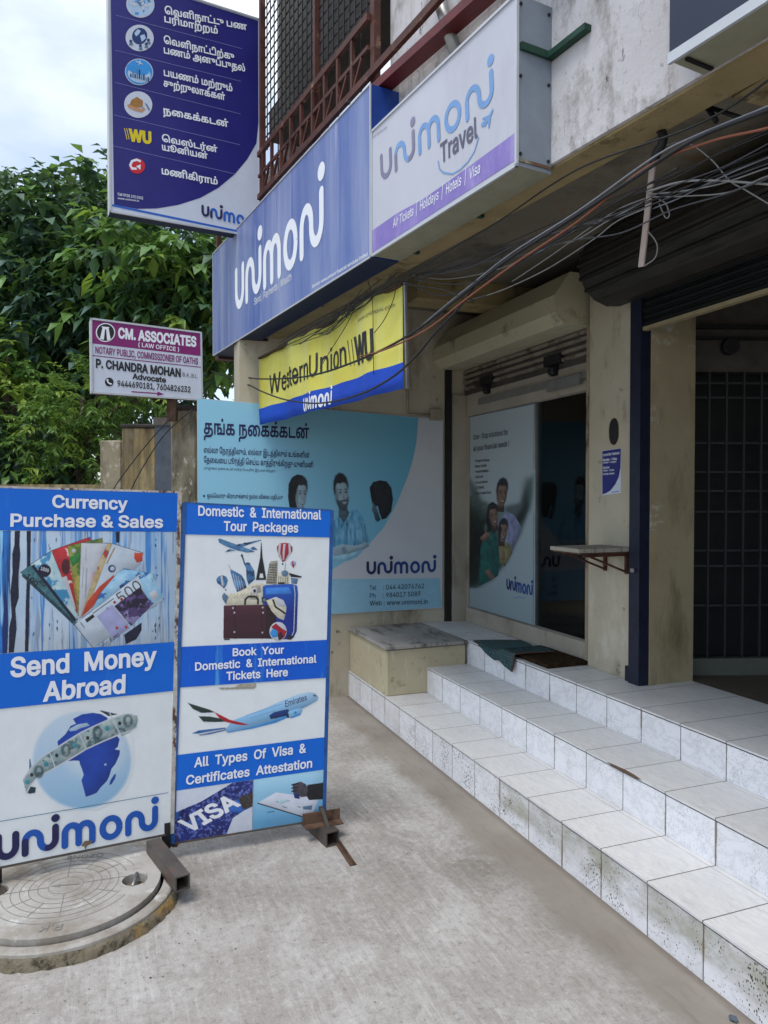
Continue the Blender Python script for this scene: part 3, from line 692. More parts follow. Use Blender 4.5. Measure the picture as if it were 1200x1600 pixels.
def glass_mat():
    m, N, L, bs = base('dark_glass'); N.remove(bs)
    tr = N.new('ShaderNodeBsdfTransparent'); tr.inputs[0].default_value = (.80, .88, .92, 1)
    gl = N.new('ShaderNodeBsdfGlossy'); gl.inputs['Roughness'].default_value = .03
    fr_ = N.new('ShaderNodeFresnel'); fr_.inputs['IOR'].default_value = 1.5
    ms = N.new('ShaderNodeMixShader'); L.new(fr_.outputs[0], ms.inputs[0]); L.new(tr.outputs[0], ms.inputs[1]); L.new(gl.outputs[0], ms.inputs[2])
    L.new(ms.outputs[0], N['Material Output'].inputs[0]); return m
GLASS = glass_mat()
mb = MB(); mb.box(1.0, 1.643, 1.005, 1.013, .637, 2.133, GLASS); gd = part('glass_door_leaf', mb)
mb = MB(); mb.box(.996, 1.006, .983, 1.02, .637, 2.133, STEEL); part('door_edge', mb, parent=bld)
# room behind the glass
INB = paint('interior_blue', '#2f5f92', .5); ING = paint('interior_wall', '#b4bec4', .7); DKF = paint('dark_furniture', '#15191d', .5)
mb = MB(); mb.box(.02, 1.66, 1.2, 3.6, .5185, .523, paint('interior_floor', '#8a8a88', .35)); part('shop_floor', mb)
mb = MB(); mb.box(.01, 1.66, 3.3, 3.4, .524, 2.94, ING); part('shop_back_wall', mb)
mb = MB(); mb.box(.01, 1.66, 1.1, 3.3, 2.45, 2.50, ING); part('shop_ceiling', mb)

# shop two: navy guide post, black shutter half way up, gate inside
mb = MB(); mb.box(2.105, 2.185, .865, .93, .519, 2.62, NAVM); mb.box(2.06, 2.11, .88, .904, .519, .60, NAVM); mb.tube([(2.15, .86, 1.12), (2.15, .845, 1.12)], .012, STEEL, 8); part('shutter_guide_post', mb)
BLKS = paint('black_shutter', '#0f1012', .5, var=.3, scale=6); DRUM = surf('drum_metal', hx('#25231f'), hx('#35322d'), 3, [(hx('#141311'), (1, 6, 6), 4, .5, .66)], .55, .1)
mb = MB(); z = 2.372; mb.box(2.19, 5.2, .885, .90, z, 2.62, BLKS)
z = 2.39
while z < 2.62:
    mb.tube([(2.19, .885, z), (5.2, .885, z)], .014, BLKS, 8); z += .034
mb.box(2.19, 5.2, .872, .905, 2.355, 2.374, paint('shutter_lip', '#8d8263', .6))
part('black_roller_shutter', mb)
mb = MB(); pr = [(.80 + .2 * math.cos(R(t)), 2.70 + .19 * math.sin(R(t))) for t in range(0, 360, 24)]
mb.prism([(2.02, b, z) for b, z in pr], (3.2, 0, 0), DRUM)
for k, t in enumerate(range(120, 240, 20)):
    mb.tube([(2.02, .80 + .2 * math.cos(R(t)), 2.70 + .19 * math.sin(R(t))), (5.2, .80 + .2 * math.cos(R(t)), 2.70 + .19 * math.sin(R(t)))], .012, DRUM, 6)
part('shutter_drum', mb)
# gate wall facing out, inside shop two (world frame: nearly square to the view)
gx0 = 1.66; gy = 4.06; GF = frame((gx0, gy, 0), R(2))
mb = MB(); mb.box(-.07, 0, -.05, .05, .517, 2.94, BROWN); mb.box(.0, .012, -.03, .03, .517, 2.5, paint('gate_edge', '#3c3a36', .6)); mb.box(0.012, 2.6, -.02, .03, .517, .61, paint('gate_sill', '#5d6058', .6, .2)); mb.box(.0, 2.6, -.01, .06, 2.19, 2.94, SHUT)
mb.box(0, 2.6, -.04, -.012, 2.42, 2.44, BLKM); mb.box(0, 2.6, -.04, -.012, 2.36, 2.375, BLKM); mb.tube([(.22, -.03, 2.32), (.22, -.07, 2.32)], .045, BLKM, 12)
mb.box(2.6, 2.7, -.05, .05, .517, 2.94, BROWN)
part('gate_frame', mb, GF)
mb = MB(); GB = paint('gate_bar', '#3a3c3e', .5, .4)
x = .13
while x < 2.58: mb.box(x - .005, x + .005, -.006, .004, .61, 2.19, GB); x += .098
for z in (.90, 1.12, 1.205, 1.42, 1.535, 1.64, 1.80, 2.05, 2.13): mb.box(.012, 2.6, .004, .012, z - .005, z + .005, GB)
part('security_gate', mb, GF)
mb = MB(); mb.box(.012, 2.6, .10, .13, .517, 2.94, paint('dark_space_black', '#060608', .6)); part('gate_dark_sheet', mb, GF)  # near-black sheet stands in for the dark space behind the gate

# ------------------------------------------------------------------ sign boxes
BOXG = paint('box_grey', '#7e8790', .5, .1, var=.08)
BOXC = paint('box_cream', '#8f8d78', .6, 0, var=.1)
ALUW = paint('box_edge_white', '#b9bcc0', .4, .2, var=.05)
BRUST0 = surf('rust_patch', hx('#5a3220'), hx('#7d6a58'), 12, [(hx('#8b8877'), (1, 1, 1), 14, .5, .6)], .85, .3)
GREEN = paint('green_bracket', '#12382a', .55, var=.3, scale=20)
def sign_box(root, pl, corners, depth, mface, mside, mbot=None, edge=None, ew=.012, name='box'):
    """corners in plane coordinates, bottom left first, anticlockwise; body goes back by depth"""
    P = [pl.P(c) for c in corners]; back = -pl.n * depth
    mb = MB(); mb.prism(P, back, mface, mside)
    if mbot:
        k = mb.mi(mbot); mb.bm.faces.ensure_lookup_table(); mb.bm.faces[2].material_index = k
    o = mb.build(name, root)
    if edge:
        mb = MB()
        for i in range(len(P)):
            a, b = P[i], P[(i + 1) % len(P)]; d = (b - a).normalized() * ew * .5
            mb.bar(a - d + pl.n * .001, b + d + pl.n * .001, ew, ew, edge, pl.n)
        mb.build('frame', root)
    return o
def uplane(e): return Plane(Uw(0, e, 0), Uw(1, 0, 0) - Uw(0, 0, 0))

# white travel sign
pt = uplane(-.166)
t = thing('sign_box', 'white lightbox sign lettered unimoni Travel with a faded purple stripe along its bottom', 'sign', Matrix.Translation(Uw(2.72, -.08, 2.635)))
cs = [pt.uv(581.5, 400), (pt.uv(807.5, 252)[0], pt.uv(581.5, 400)[1]), (pt.uv(807.5, 252)[0], 3.19), (pt.uv(581.5, 400)[0], 3.19)]
FADEW = surf('faded_dimmed_white', hx('#b0b2bb'), hx('#bcbec7'), 1.5, [(hx('#aaa9b4'), (1, 1, .3), 3, .55, .8)], .45, 0)  # faded white, greyed further to stand for the weaker light on it
sign_box(t, pt, cs, .15, FADEW, BOXG, BOXC, ALUW, .010, 'sign_panel')
z3 = Z(560, 0, .3)
PURP = surf('faded_purple', hx('#6f5ea6'), hx('#8a7cba'), 3, [(hx('#a99fcb'), (1, 1, .3), 5, .5, .75)], .45, 0)
FLB = paint('faded_logo_blue', '#6d94c4', .5, var=.1); FLN = paint('faded_logo_navy', '#7a7690', .5, var=.1); FLG = paint('faded_letter_grey', '#57566a', .5, var=.1)
a = Art(pt, z3); a.poly([(72, 1318), (66, 1206), (200, 1112), (330, 1042), (480, 938), (650, 814), (819, 690), (822, 832)], PURP, 0); a.build('stripe', t)
a = Art(pt, z3); a.logo((118, 938), (708, 520), (-4, -118), (FLN, FLB), 1, .22); a.build('logo', t)
a = Art(pt, z3); a.text('Travel', (430, 852), (623, 712), (-3, -98), FLG, 1, .018); a.text('Air Tickets  |  Holidays  |  Hotels  |  Visa', (182, 1188), (635, 900), (-2, -44), INKW, 2, .004, shear=.2)
a.text('Unimoni Travel Services Limited', (75, 722), (150, 668), (0, -14), FLN, 1, 0, res=2)
a.build('lettering', t)
a = Art(pt, z3); a.stroke([(416, 838), (424, 880), (445, 900), (490, 906), (530, 885), (570, 845), (605, 790), (628, 715)], 8, FLB, 1)
a.build('swoosh', t); a = Art(pt, z3); a.poly([(640, 657), (643, 640), (655, 634), (666, 622), (646, 624), (649, 615), (682, 600), (700, 566), (705, 572), (692, 606), (684, 668), (678, 668), (676, 634), (666, 648), (664, 660), (656, 656), (652, 662)], FLB, 1); a.build('aeroplane_mark', t)
# green angle brackets: side of the box and wall, and two under it
mb = MB()
e = cs[1][0]
mb.box(e + .001, e + .012, -.155, -.016, 3.005, 3.03, GREEN); mb.bar((e + .01, -.03, 3.015), (e + .19, -.03, 3.015), .03, .02, GREEN)
mb.build('bracket', t, FU)
for s in (cs[0][0] + .10, cs[0][0] + .60): mb = MB(); mb.box(s, s + .022, -.155, .02, 2.624, 2.636, GREEN); mb.build('bracket', t, FU)

for z in (2.66, 2.92, 3.16):
    for y in (-.152, -.03): mb = MB(); mb.tube([(e + .0, y, z), (e + .004, y, z)], .006, BLKM, 8); mb.build('screw', t, FU)
for s in (2.35, 2.62, 2.9, 3.1): mb = MB(); mb.tube([(s, -.05, 2.6345), (s, -.05, 2.630)], .006, BLKM, 8); mb.build('screw', t, FU)
mb = MB(); mb.box(e - .002, e + .003, -.16, -.018, 2.634, 2.644, BRUST0); mb.box(e - .06, e + .002, -.155, -.02, 2.6325, 2.6345, BRUST0); mb.build('rusted_edge', t, FU)

# faded blue main sign
pu = uplane(-.167)
t = thing('sign_box', 'large faded blue lightbox sign lettered unimoni in white, longest board on the balcony', 'sign', Matrix.Translation(Uw(.8, -.08, 2.617)))
u0, u1 = -.525, cs[0][0] - .012
FADEB = surf('faded_blue_face', hx('#3c5296'), hx('#6074a6'), .9, [(hx('#8f98b8'), (1.3, 1, .12), 3.2, .40, .72), (hx('#c2c6d6'), (2.2, 1, .05), 5, .58, .80), (hx('#30489c'), (3.0, 1, .06), 4, .58, .74)], .4, 0, spec=.5)
BLUS = paint('box_blue', '#123a86', .5, var=.1)
cs2 = [(u0, 2.618), (u1, 2.618), (u1, 3.414), (u0, 3.414)]
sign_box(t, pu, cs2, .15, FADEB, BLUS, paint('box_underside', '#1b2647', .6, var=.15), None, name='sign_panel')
mb = MB()
for i in range(4):
    q, r_ = pu.P(cs2[i], .002), pu.P(cs2[(i + 1) % 4], .002); mb.bar(q, r_, .008, .006, ALUW, pu.n)
mb.build('frame', t)
z2 = Z(320, 0, .35)
a = Art(pu, z2); a.logo((138, 1378), (530, 1066), (-1, -160), (INKW, INKW), 1, .235); a.build('logo', t)
a = Art(pu, z2); a.text('Send | Payments | Wealth', (222, 1362), (388, 1250), (0, -30), INKW, 1, 0); a.text('Service: www.unimoni financial services limited', (480, 1288), (728, 1142), (0, -15), INKW, 1, .01, res=2); a.build('lettering', t)

# tall Tamil sign at right angles to the balcony
NV = Uw(0, -1, 0) - Uw(0, 0, 0)           # outward
pl = Plane(Uw(.10, .0, 3.435) + NV * 1.0, -NV)
t = thing('projecting_sign', 'tall dark blue lightbox with white Tamil lines and round picture icons, jutting over the street', 'sign', Matrix.Translation(Uw(.1, -.5, 3.43)))
L0 = pl.uv(172, 322)[0]; R0 = pl.uv(405.5, 200)[0]; B0 = pl.uv(171, 330)[1]; T0 = pl.uv(403, 30)[1]
FACE = paint('lightbox_white', '#c3c9d6', .4, var=.04)
cs3 = [(L0, B0), (R0, B0), (R0, T0), (L0, T0)]
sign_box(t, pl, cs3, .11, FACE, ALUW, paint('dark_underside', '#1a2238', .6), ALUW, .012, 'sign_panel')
z1 = Z(120, 0, .28333)
NAV2 = paint('lightbox_navy', (.013, .012, .155), .36, var=.12, scale=3)
a = Art(pl, z1)
q0, q1 = pl.uv(172.5, 322), pl.uv(180, -22)
arcp = [a.q(p) for p in ((1024, 680), (990, 790), (940, 878), (872, 960), (780, 1036), (680, 1092), (560, 1130), (440, 1150), (330, 1152), (205, 1128))]
top = [(L0 + .012, T0 - .012), (R0 - .008, T0 - .012)]
arcp = [(min(max(p[0], L0 + .012), R0 - .008), p[1]) for p in arcp]
a.upoly([top[0], top[1]] + arcp, NAV2, 0); a.stroke([(195, 1132), (900, 1278)], 12, LOGOB, 1); a.build('navy_field', t)
a = Art(pl, z1, h=.003)
def TM(s, p, q, c=30): a.text(s, (p[0], p[1] - 6), (q[0], q[1] - 6), (-2, -c), INKW, 2, .03, cap='ப')
TM('வெளிநாட்டு பண', (485, 82), (938, 174)); TM('பரிமாற்றம்', (483, 128), (778, 195))
TM('வெளிநாட்டிற்கு', (480, 245), (868, 338)); TM('பணம் அனுப்புதல்', (480, 300), (928, 402))
TM('பயணம் மற்றும்', (480, 424), (858, 512)); TM('சுற்றுலாக்கள்', (478, 482), (818, 560))
TM('நகைக்கடன்', (476, 634), (836, 708)); TM('வெஸ்டர்ன்', (470, 786), (776, 848), 28); TM('யூனியன்', (470, 834), (722, 884), 28)
TM('மணிகிராம்', (468, 966), (777, 1026))
a.text('Call 0928 192 0303', (225, 1078), (365, 1102), (0, -15), INKW, 2, .01, res=2); a.text('www.unimoni.in', (225, 1098), (342, 1114), (0, -10), INKW, 2, .01, res=2)
a.build('lettering', t)
a = Art(pl, z1, h=.003); a.logo((688, 1186), (992, 1256), (0, -50), (INKN, LOGOB), 2); a.build('logo', t)
LNE = paint('thin_line', '#7d83b4', .5)
a = Art(pl, z1, h=.003)
for p, q in (((215, 85), (910, 270)), ((210, 278), (905, 450)), ((207, 455), (903, 630)), ((203, 635), (900, 800)), ((200, 805), (870, 960))): a.stroke([p, q], 2.2, LNE, 1)
a.build('divider_lines', t)
def icon(c, parts):
    a = Art(pl, z1, h=.003); a.ell(c, 78, 73, FACE, 1, rot=14); parts(a, c); a.build('picture_icon', t)
SKYB = paint('icon_sky', '#2f8fd6', .5); PALEB = paint('icon_pale', '#a9c3dc', .5); GREYB = paint('icon_slate', '#5b7894', .5); DKB = paint('icon_dark', '#14306b', .5); GOLD = paint('icon_gold', '#9a6d33', .5, var=.4, scale=90); SKIN = paint('icon_skin', '#b98a68', .5)
def i1(a, c):
    r = random.Random(2); a.ell(c, 72, 67, PALEB, 2, rot=14)
    for i in range(26):
        t_ = r.uniform(0, 6.28); d = r.uniform(5, 56); x, y = c[0] + d * math.cos(t_), c[1] + d * math.sin(t_)
        w_, h_ = r.uniform(5, 14), r.uniform(3, 9); k = r.uniform(-6, 6); a.poly([(x - w_, y - h_ - k), (x + w_, y - h_ + k), (x + w_ - 2, y + h_ + k), (x - w_ + 2, y + h_ - k)], r.choice((GREYB, FACE, SKYB)), 3 + i % 3)
def i2(a, c):
    a.ell((c[0], c[1] - 10), 42, 46, DKB, 2, rot=14); a.poly([(c[0] - 30, c[1] - 25), (c[0] - 12, c[1] - 48), (c[0] + 6, c[1] - 40), (c[0] - 4, c[1] - 20), (c[0] - 20, c[1] - 8)], PALEB, 3); a.poly([(c[0] + 2, c[1] - 12), (c[0] + 26, c[1] - 20), (c[0] + 34, c[1] + 2), (c[0] + 12, c[1] + 22)], PALEB, 3)
    for dx, dy in ((-45, 26), (40, 42), (8, 52), (52, 20)): a.ell((c[0] + dx - 4, c[1] + dy - 8), 8, 8, DKB, 4); a.poly([(c[0] + dx - 14, c[1] + dy + 14), (c[0] + dx - 10, c[1] + dy - 2), (c[0] + dx + 6, c[1] + dy), (c[0] + dx + 8, c[1] + dy + 16)], GREYB, 4)
def i3(a, c):
    a.ell(c, 74, 69, SKYB, 2, rot=14); a.ell((c[0], c[1] + 14), 64, 46, PALEB, 3, rot=14); a.ell((c[0] - 8, c[1] - 14), 64, 26, SKYB, 4, rot=16)
    for i, h_ in enumerate((18, 34, 22, 52, 52, 26, 34, 18, 24)): x = c[0] - 50 + i * 12; y = c[1] + 28 + i * 3; a.poly([(x, y), (x, y - h_), (x + 8, y - h_ + 2), (x + 8, y + 3)], GREYB if i % 2 else DKB, 5)
    a.poly([(c[0] - 20, c[1] - 62), (c[0] + 20, c[1] - 44), (c[0] + 18, c[1] - 39), (c[0] - 18, c[1] - 55)], FACE, 5); a.poly([(c[0] - 4, c[1] - 52), (c[0] + 6, c[1] - 64), (c[0] + 8, c[1] - 50)], FACE, 5); a.poly([(c[0] + 2, c[1] - 48), (c[0] - 8, c[1] - 34), (c[0] + 10, c[1] - 46)], FACE, 5)
def i4(a, c):
    a.poly([(c[0] - 62, c[1] + 2), (c[0] - 46, c[1] - 2), (c[0] + 14, c[1] + 26), (c[0] + 30, c[1] + 14), (c[0] + 40, c[1] + 26), (c[0] + 20, c[1] + 44), (c[0] - 20, c[1] + 34), (c[0] - 54, c[1] + 18)], SKIN, 3)
    a.poly([(c[0] - 48, c[1]), (c[0] - 36, c[1] - 26), (c[0] - 6, c[1] - 42), (c[0] + 26, c[1] - 20), (c[0] + 24, c[1] + 14), (c[0] - 8, c[1] + 16)], GOLD, 4); a.poly([(c[0] + 36, c[1] - 8), (c[0] + 46, c[1] - 4), (c[0] + 66, c[1] + 30), (c[0] + 58, c[1] + 34)], GREYB, 4)
for c, f in (((350, 26), i1), ((346, 211), i2), ((343, 398), i3), ((338, 578), i4)): icon(c, f)
YEL = paint('wu_yellow', '#d8c21a', .5, var=.05)
a = Art(pl, z1, h=.003); a.text('WU', (286, 775), (412, 792), (-2, -60), YEL, 2, .05)
for x in (262, 274): a.stroke([(x, 708), (x + 14, 770)], 4, YEL, 2)
a.build('lettering', t)
REDI = paint('icon_red', '#c41c2c', .5, var=.06)
a = Art(pl, z1, h=.003); a.ell((332, 917), 44, 42, REDI, 1); a.stroke([(352, 892), (330, 882), (304, 890), (294, 912), (304, 930), (330, 932)], 12, INKW, 2); a.poly([(326, 918), (352, 908), (350, 938)], INKW, 2); a.build('arrow_mark', t)

# yellow banner slung under the balcony edge
pw = uplane(-.03); z6 = Z(380, 420, .28333)
t = thing('banner', 'yellow and blue fabric banner lettered WesternUnion slung under the balcony edge behind cables', 'banner', Matrix.Translation(Uw(1.1, -.03, 2.5)))
YELB = surf('banner_yellow', hx('#c8bf40'), hx('#d9d268'), 1.2, [(hx('#cfcf88'), (3, 3, .15), 3, .48, .7), (hx('#8a7a2c'), (6, 6, .12), 3, .64, .78)], .6, .5, 9, .01)
BLUB = surf('banner_blue', hx('#123fae'), hx('#1c52c4'), 1.4, [(hx('#8fa0cc'), (9, 9, .14), 3, .64, .80), (hx('#7a6a5a'), (11, 11, .08), 3, .70, .8)], .6, .5, 9, .01)
def banner_pt(u, v):                      # slight sag and ripple of the cloth
    return pw.P((u, v), .012 * math.sin(u * 7 + v * 3) + .008 * math.sin(u * 17))
bl, br_, tr_, tl = pw.uv(408, 664), pw.uv(632, 607), pw.uv(626.5, 444), pw.uv(406, 560)
ml, mr_ = pw.uv(407, 639), pw.uv(630.5, 566)
mb = MB(); n = 36
def lerp(a, b, t): return (a[0] + (b[0] - a[0]) * t, a[1] + (b[1] - a[1]) * t)
for i in range(n):
    t0, t1 = i / n, (i + 1) / n
    for lo0, lo1, hi0, hi1, m, kk in ((ml, mr_, tl, tr_, YELB, 4), (bl, br_, ml, mr_, BLUB, 2)):
        for k in range(kk):
            A = [lerp(lerp(lo0, lo1, x), lerp(hi0, hi1, x), y) for x, y in ((t0, k / kk), (t1, k / kk), (t1, (k + 1) / kk), (t0, (k + 1) / kk))]
            f = mb.face([banner_pt(*q) for q in A], m); f.smooth = True
bmesh.ops.remove_doubles(mb.bm, verts=mb.bm.verts, dist=.0005)
bo = mb.build('cloth', t); sm = bo.modifiers.new('thick', 'SOLIDIFY'); sm.thickness = .002; sm.offset = -1
class BPlane(Plane):
    def P(s, q, h=0.): return banner_pt(*q) + s.n * h
pw2 = BPlane(pw.o, pw.u)
a = Art(pw2, z6, h=.004); a.text('WesternUnion', (150, 693), (570, 525), (-2, -104), BLACK, 2, .006); a.text('WU', (616, 527), (742, 488), (-6, -140), BLACK, 2, .035)
for x in (578, 597): a.stroke([(x, 395 - (x - 578) * .4), (x + 12, 538 - (x - 578) * .3)], 6, BLACK, 2)
a.text('www.unimoni.com', (640, 297), (828, 208), (0, -22), paint('faded_ink', '#6a6a40', .6), 2, 0, res=2); a.build('lettering', t)
a = Art(pw2, z6, h=.004); a.logo((338, 784), (482, 742), (0, -60), (INKW, INKW), 2); a.build('logo', t)
mb = MB(); mb.tube([banner_pt(*tl), banner_pt(*tr_)], .009, RUST, 6); mb.bar(pw.P(pw.uv(630, 440), -.01), pw.P(pw.uv(633.5, 607), -.01), .012, .012, STEEL); mb.build('batten', t)

# law office sign
pr_ = atz(316, 625, 0); c0 = aty(316, 625, 5.25); dirn = Vector((.88, .474, 0))
pc = Plane(c0, dirn); z5 = Z(0, 240, .33764)
t = thing('sign_box', 'small white and magenta law office lightbox on top of a concrete gate pillar', 'sign', Matrix.Translation(c0))
BLq, BRq, TRq, TLq = pc.uv(143.5, 613), pc.uv(315.7, 625), pc.uv(314, 520), pc.uv(142, 498)
MAG = paint('sign_magenta', '#7c1a64', .45, var=.08)
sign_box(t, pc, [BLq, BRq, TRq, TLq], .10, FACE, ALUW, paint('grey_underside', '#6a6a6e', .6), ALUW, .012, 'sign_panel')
a = Art(pc, z5); a.poly([(428, 770), (925, 833), (930, 937), (425, 878)], MAG, 0); a.stroke([(425, 934), (930, 989)], 4, MAG, 0); a.build('magenta_band', t)
a = Art(pc, z5, h=.002)
a.text('CM. ASSOCIATES', (546, 852), (908, 893), (0, -45), INKW, 2, .038); a.text('( LAW OFFICE )', (640, 893), (828, 916), (0, -19), INKW, 2, .015)
a.text('NOTARY PUBLIC, COMMISSIONER OF OATHS', (441, 923), (916, 976), (0, -30), MAG, 2, .020); a.text('P. CHANDRA MOHAN', (443, 989), (836, 1033), (0, -38), BLACK, 2, .034)
a.text('B.A.,B.L.', (845, 1031), (916, 1040), (0, -18), BLACK, 2, .0); a.text('Advocate', (612, 1042), (768, 1060), (0, -24), BLACK, 2, .03); a.text('9444690181, 7604826232', (543, 1077), (881, 1105), (0, -27), BLACK, 2, .02)
a.build('lettering', t)
a = Art(pc, z5, h=.002); a.ell((488, 828), 45, 44, INKW, 1); a.ell((488, 828), 40, 39, BLACK, 2)
a.poly([(474, 808), (487, 802), (480, 862), (462, 858)], INKW, 3); a.poly([(490, 802), (503, 812), (512, 862), (495, 864)], INKW, 3); a.poly([(470, 800), (506, 804), (500, 814), (475, 812)], INKW, 3); a.build('emblem', t)
a = Art(pc, z5, h=.002); a.ell((505, 1057), 20, 20, BLACK, 1); a.stroke([(496, 1049), (500, 1060), (512, 1067)], 6, INKW, 2); a.ell((497, 1048), 5, 4, INKW, 3); a.ell((512, 1066), 5, 4, INKW, 3); a.build('telephone_mark', t)
a = Art(pc, z5, h=.002); a.stroke([(608, 1102), (735, 1111)], 5, MAG, 1); a.poly([(728, 1101), (760, 1114), (726, 1121)], MAG, 1); a.build('arrow', t)
mb = MB(); mb.box(-.03, .03, -.03, .03, -.16, .02, RUST, Matrix.Translation(pc.P(((BLq[0] + BRq[0]) * .5 + .17, BLq[1]), -.05))); mb.build('mounting_post', t)

# dark box sign at the top right
pd = uplane(-.153); t = thing('sign_box', 'dark navy lightbox with a white lower edge and cream underside at the top right corner', 'sign', Matrix.Translation(Uw(5, -.08, 2.645)))
s0 = 3.876
cs4 = [(s0, 2.650), (s0 + 2.4, 2.650), (s0 + 2.4, 3.45), (s0, 3.45)]
sign_box(t, pd, cs4, .135, paint('dark_navy_face', '#1a2338', .35, var=.1, scale=3), BOXG, BOXC, None, name='sign_panel')
mb = MB(); mb.box(s0, s0 + 2.4, -.160, -.150, 2.640, 2.668, ALUW); mb.build('frame', t, FU)
for s in (.34, 1.2): mb = MB(); mb.box(s0 + s, s0 + s + .05, -.15, -.0, 2.636, 2.648, BLKM); mb.build('bracket', t, FU)
mb = MB(); mb.box(s0 + .03, s0 + .04, -.13, -.03, 2.642, 2.648, BLKM); mb.build('bracket', t, FU)

# ------------------------------------------------------------------ gold loan panel on the end wall
wn = Lw(1, 0) - Lw(0, 0); wr = Lw(0, 1) - Lw(0, 0)
pp = Plane(Lw(.012, 0, 0), wr); z7 = Z(300, 610, 1 / 3)
t = thing('wall_panel', 'light blue Tamil gold loan panel with smiling people printed on it, fixed to the end wall', 'sign', Matrix.Translation(Lw(.01, -.2, .63)))
PALE = surf('panel_white', hx('#b3b8bf'), hx('#bfc3c9'), 1.5, [(hx('#a3a7ab'), (1, 1, .5), 3, .58, .8)], .4, 0)
BLP = (-1.105, .632); cq = [BLP, pp.uv(691, 950), pp.uv(692, 655), pp.uv(308, 622)]
mb = MB(); mb.prism([pp.P(q) for q in cq], -pp.n * .010, PALE, ALUW); mb.build('sheet', t)
def gradient(name, c1, c2, ax, lo, hi, rough=.4):
    if name in MC: return MC[name]
    MCOL[name] = (c1, c2, 1, (), (ax, lo, hi))
    m, N, L, bs = base(name); tcn = N.new('ShaderNodeTexCoord'); sp = N.new('ShaderNodeSeparateXYZ'); L.new(tcn.outputs['Object'], sp.inputs[0])
    mr = N.new('ShaderNodeMapRange'); L.new(sp.outputs[ax], mr.inputs[0]); mr.inputs[1].default_value = lo; mr.inputs[2].default_value = hi
    L.new(mix(N, L, mr.outputs[0], c1, c2), bs.inputs['Base Color']); bs.inputs['Roughness'].default_value = rough; MC[name] = m; return m
AQUA = gradient('panel_aqua_shaded', hx('#8cc4dc'), hx('#4796b4'), 0, -.9, .6)  # printed aqua; the darker right end also has shade put into the colour
a = Art(pp, z7)
top_l = (cq[3][0] + .004, cq[3][1] - .004); bl_ = (cq[0][0] + .004, cq[0][1] + .004)
arcq = [a.q(p) for p in ((1060, 128), (1052, 240), (1034, 330), (1008, 410), (962, 525), (900, 640), (835, 715), (760, 775), (660, 838))]
a.upoly([top_l] + arcq + [(-.15, .745), (-.6, .70), (bl_[0], .68)], AQUA, 0); a.build('aqua_field', t)
BANDB = paint('panel_band', '#8ab6cc', .4, var=.06)
a = Art(pp, z7); q = a.q((640, 885)); a.upoly([q, a.q((1160, 880)), (cq[1][0] - .004, cq[1][1] + .006), (q[0] - .15, cq[1][1] + .002), (q[0] - .15, q[1])], BANDB, 0); a.build('contact_band', t)
a = Art(pp, z7, h=.002)
def TT(s, p, q, c, b=.012): a.text(s, p, q, (0, -c), INKN, 2, b, cap='ப', res=2)
TT('தங்க நகைக்கடன்', (55, 203), (548, 225), 50, .022)
TT('எல்லா நேரத்திலும், எல்லா இடத்திலும் உங்களின்', (55, 292), (550, 316), 21); TT('தேவையை பூர்த்தி செய்ய காத்திருக்கிறது யுனிமனி', (55, 338), (567, 362), 21)
TT('(முழுமை நகை கடன் என்ற பெயரில் இயங்குகிறது)', (55, 369), (390, 383), 9, 0); TT('ஒவ்வொரு கிராமுக்கும் நல்ல விலை மதிப்பு', (70, 502), (425, 510), 15); a.poly([(52, 490), (60, 490), (60, 500), (52, 500)], INKN, 2)
INKT = paint('contact_ink', '#22303e', .5)
for s, l, r_ in (('Tel', (832, 936), (862, 935)), (': 044 42076762', (895, 934), (1087, 927)), ('Ph', (832, 973), (860, 972)), (': 984017 5089', (895, 971), (1070, 963)), ('Web : www.unimoni.in', (832, 1008), (1104, 1000))): a.text(s, l, r_, (0, -22), INKT, 2, .006, res=2)
a.build('lettering', t)
a = Art(pp, z7, h=.002); a.logo((818, 858), (1142, 848), (0, -50), (INKN, paint('logo_blue_dark', '#153a7c', .5)), 2); a.build('logo', t)
HAIR = paint('print_hair', '#12141c', .5, var=.2); SK1 = paint('print_skin', '#8fa7b2', .5, var=.08); SK2 = paint('print_skin_shade', '#46606e', .5); SHRT = surf('print_shirt', hx('#5aa0c4'), hx('#7fbad6'), 9, [(hx('#3f7fa6'), (14, 14, 1), 3, .5, .65)], .5, 0); PTEE = paint('print_teeth', '#b9c8cf', .5)
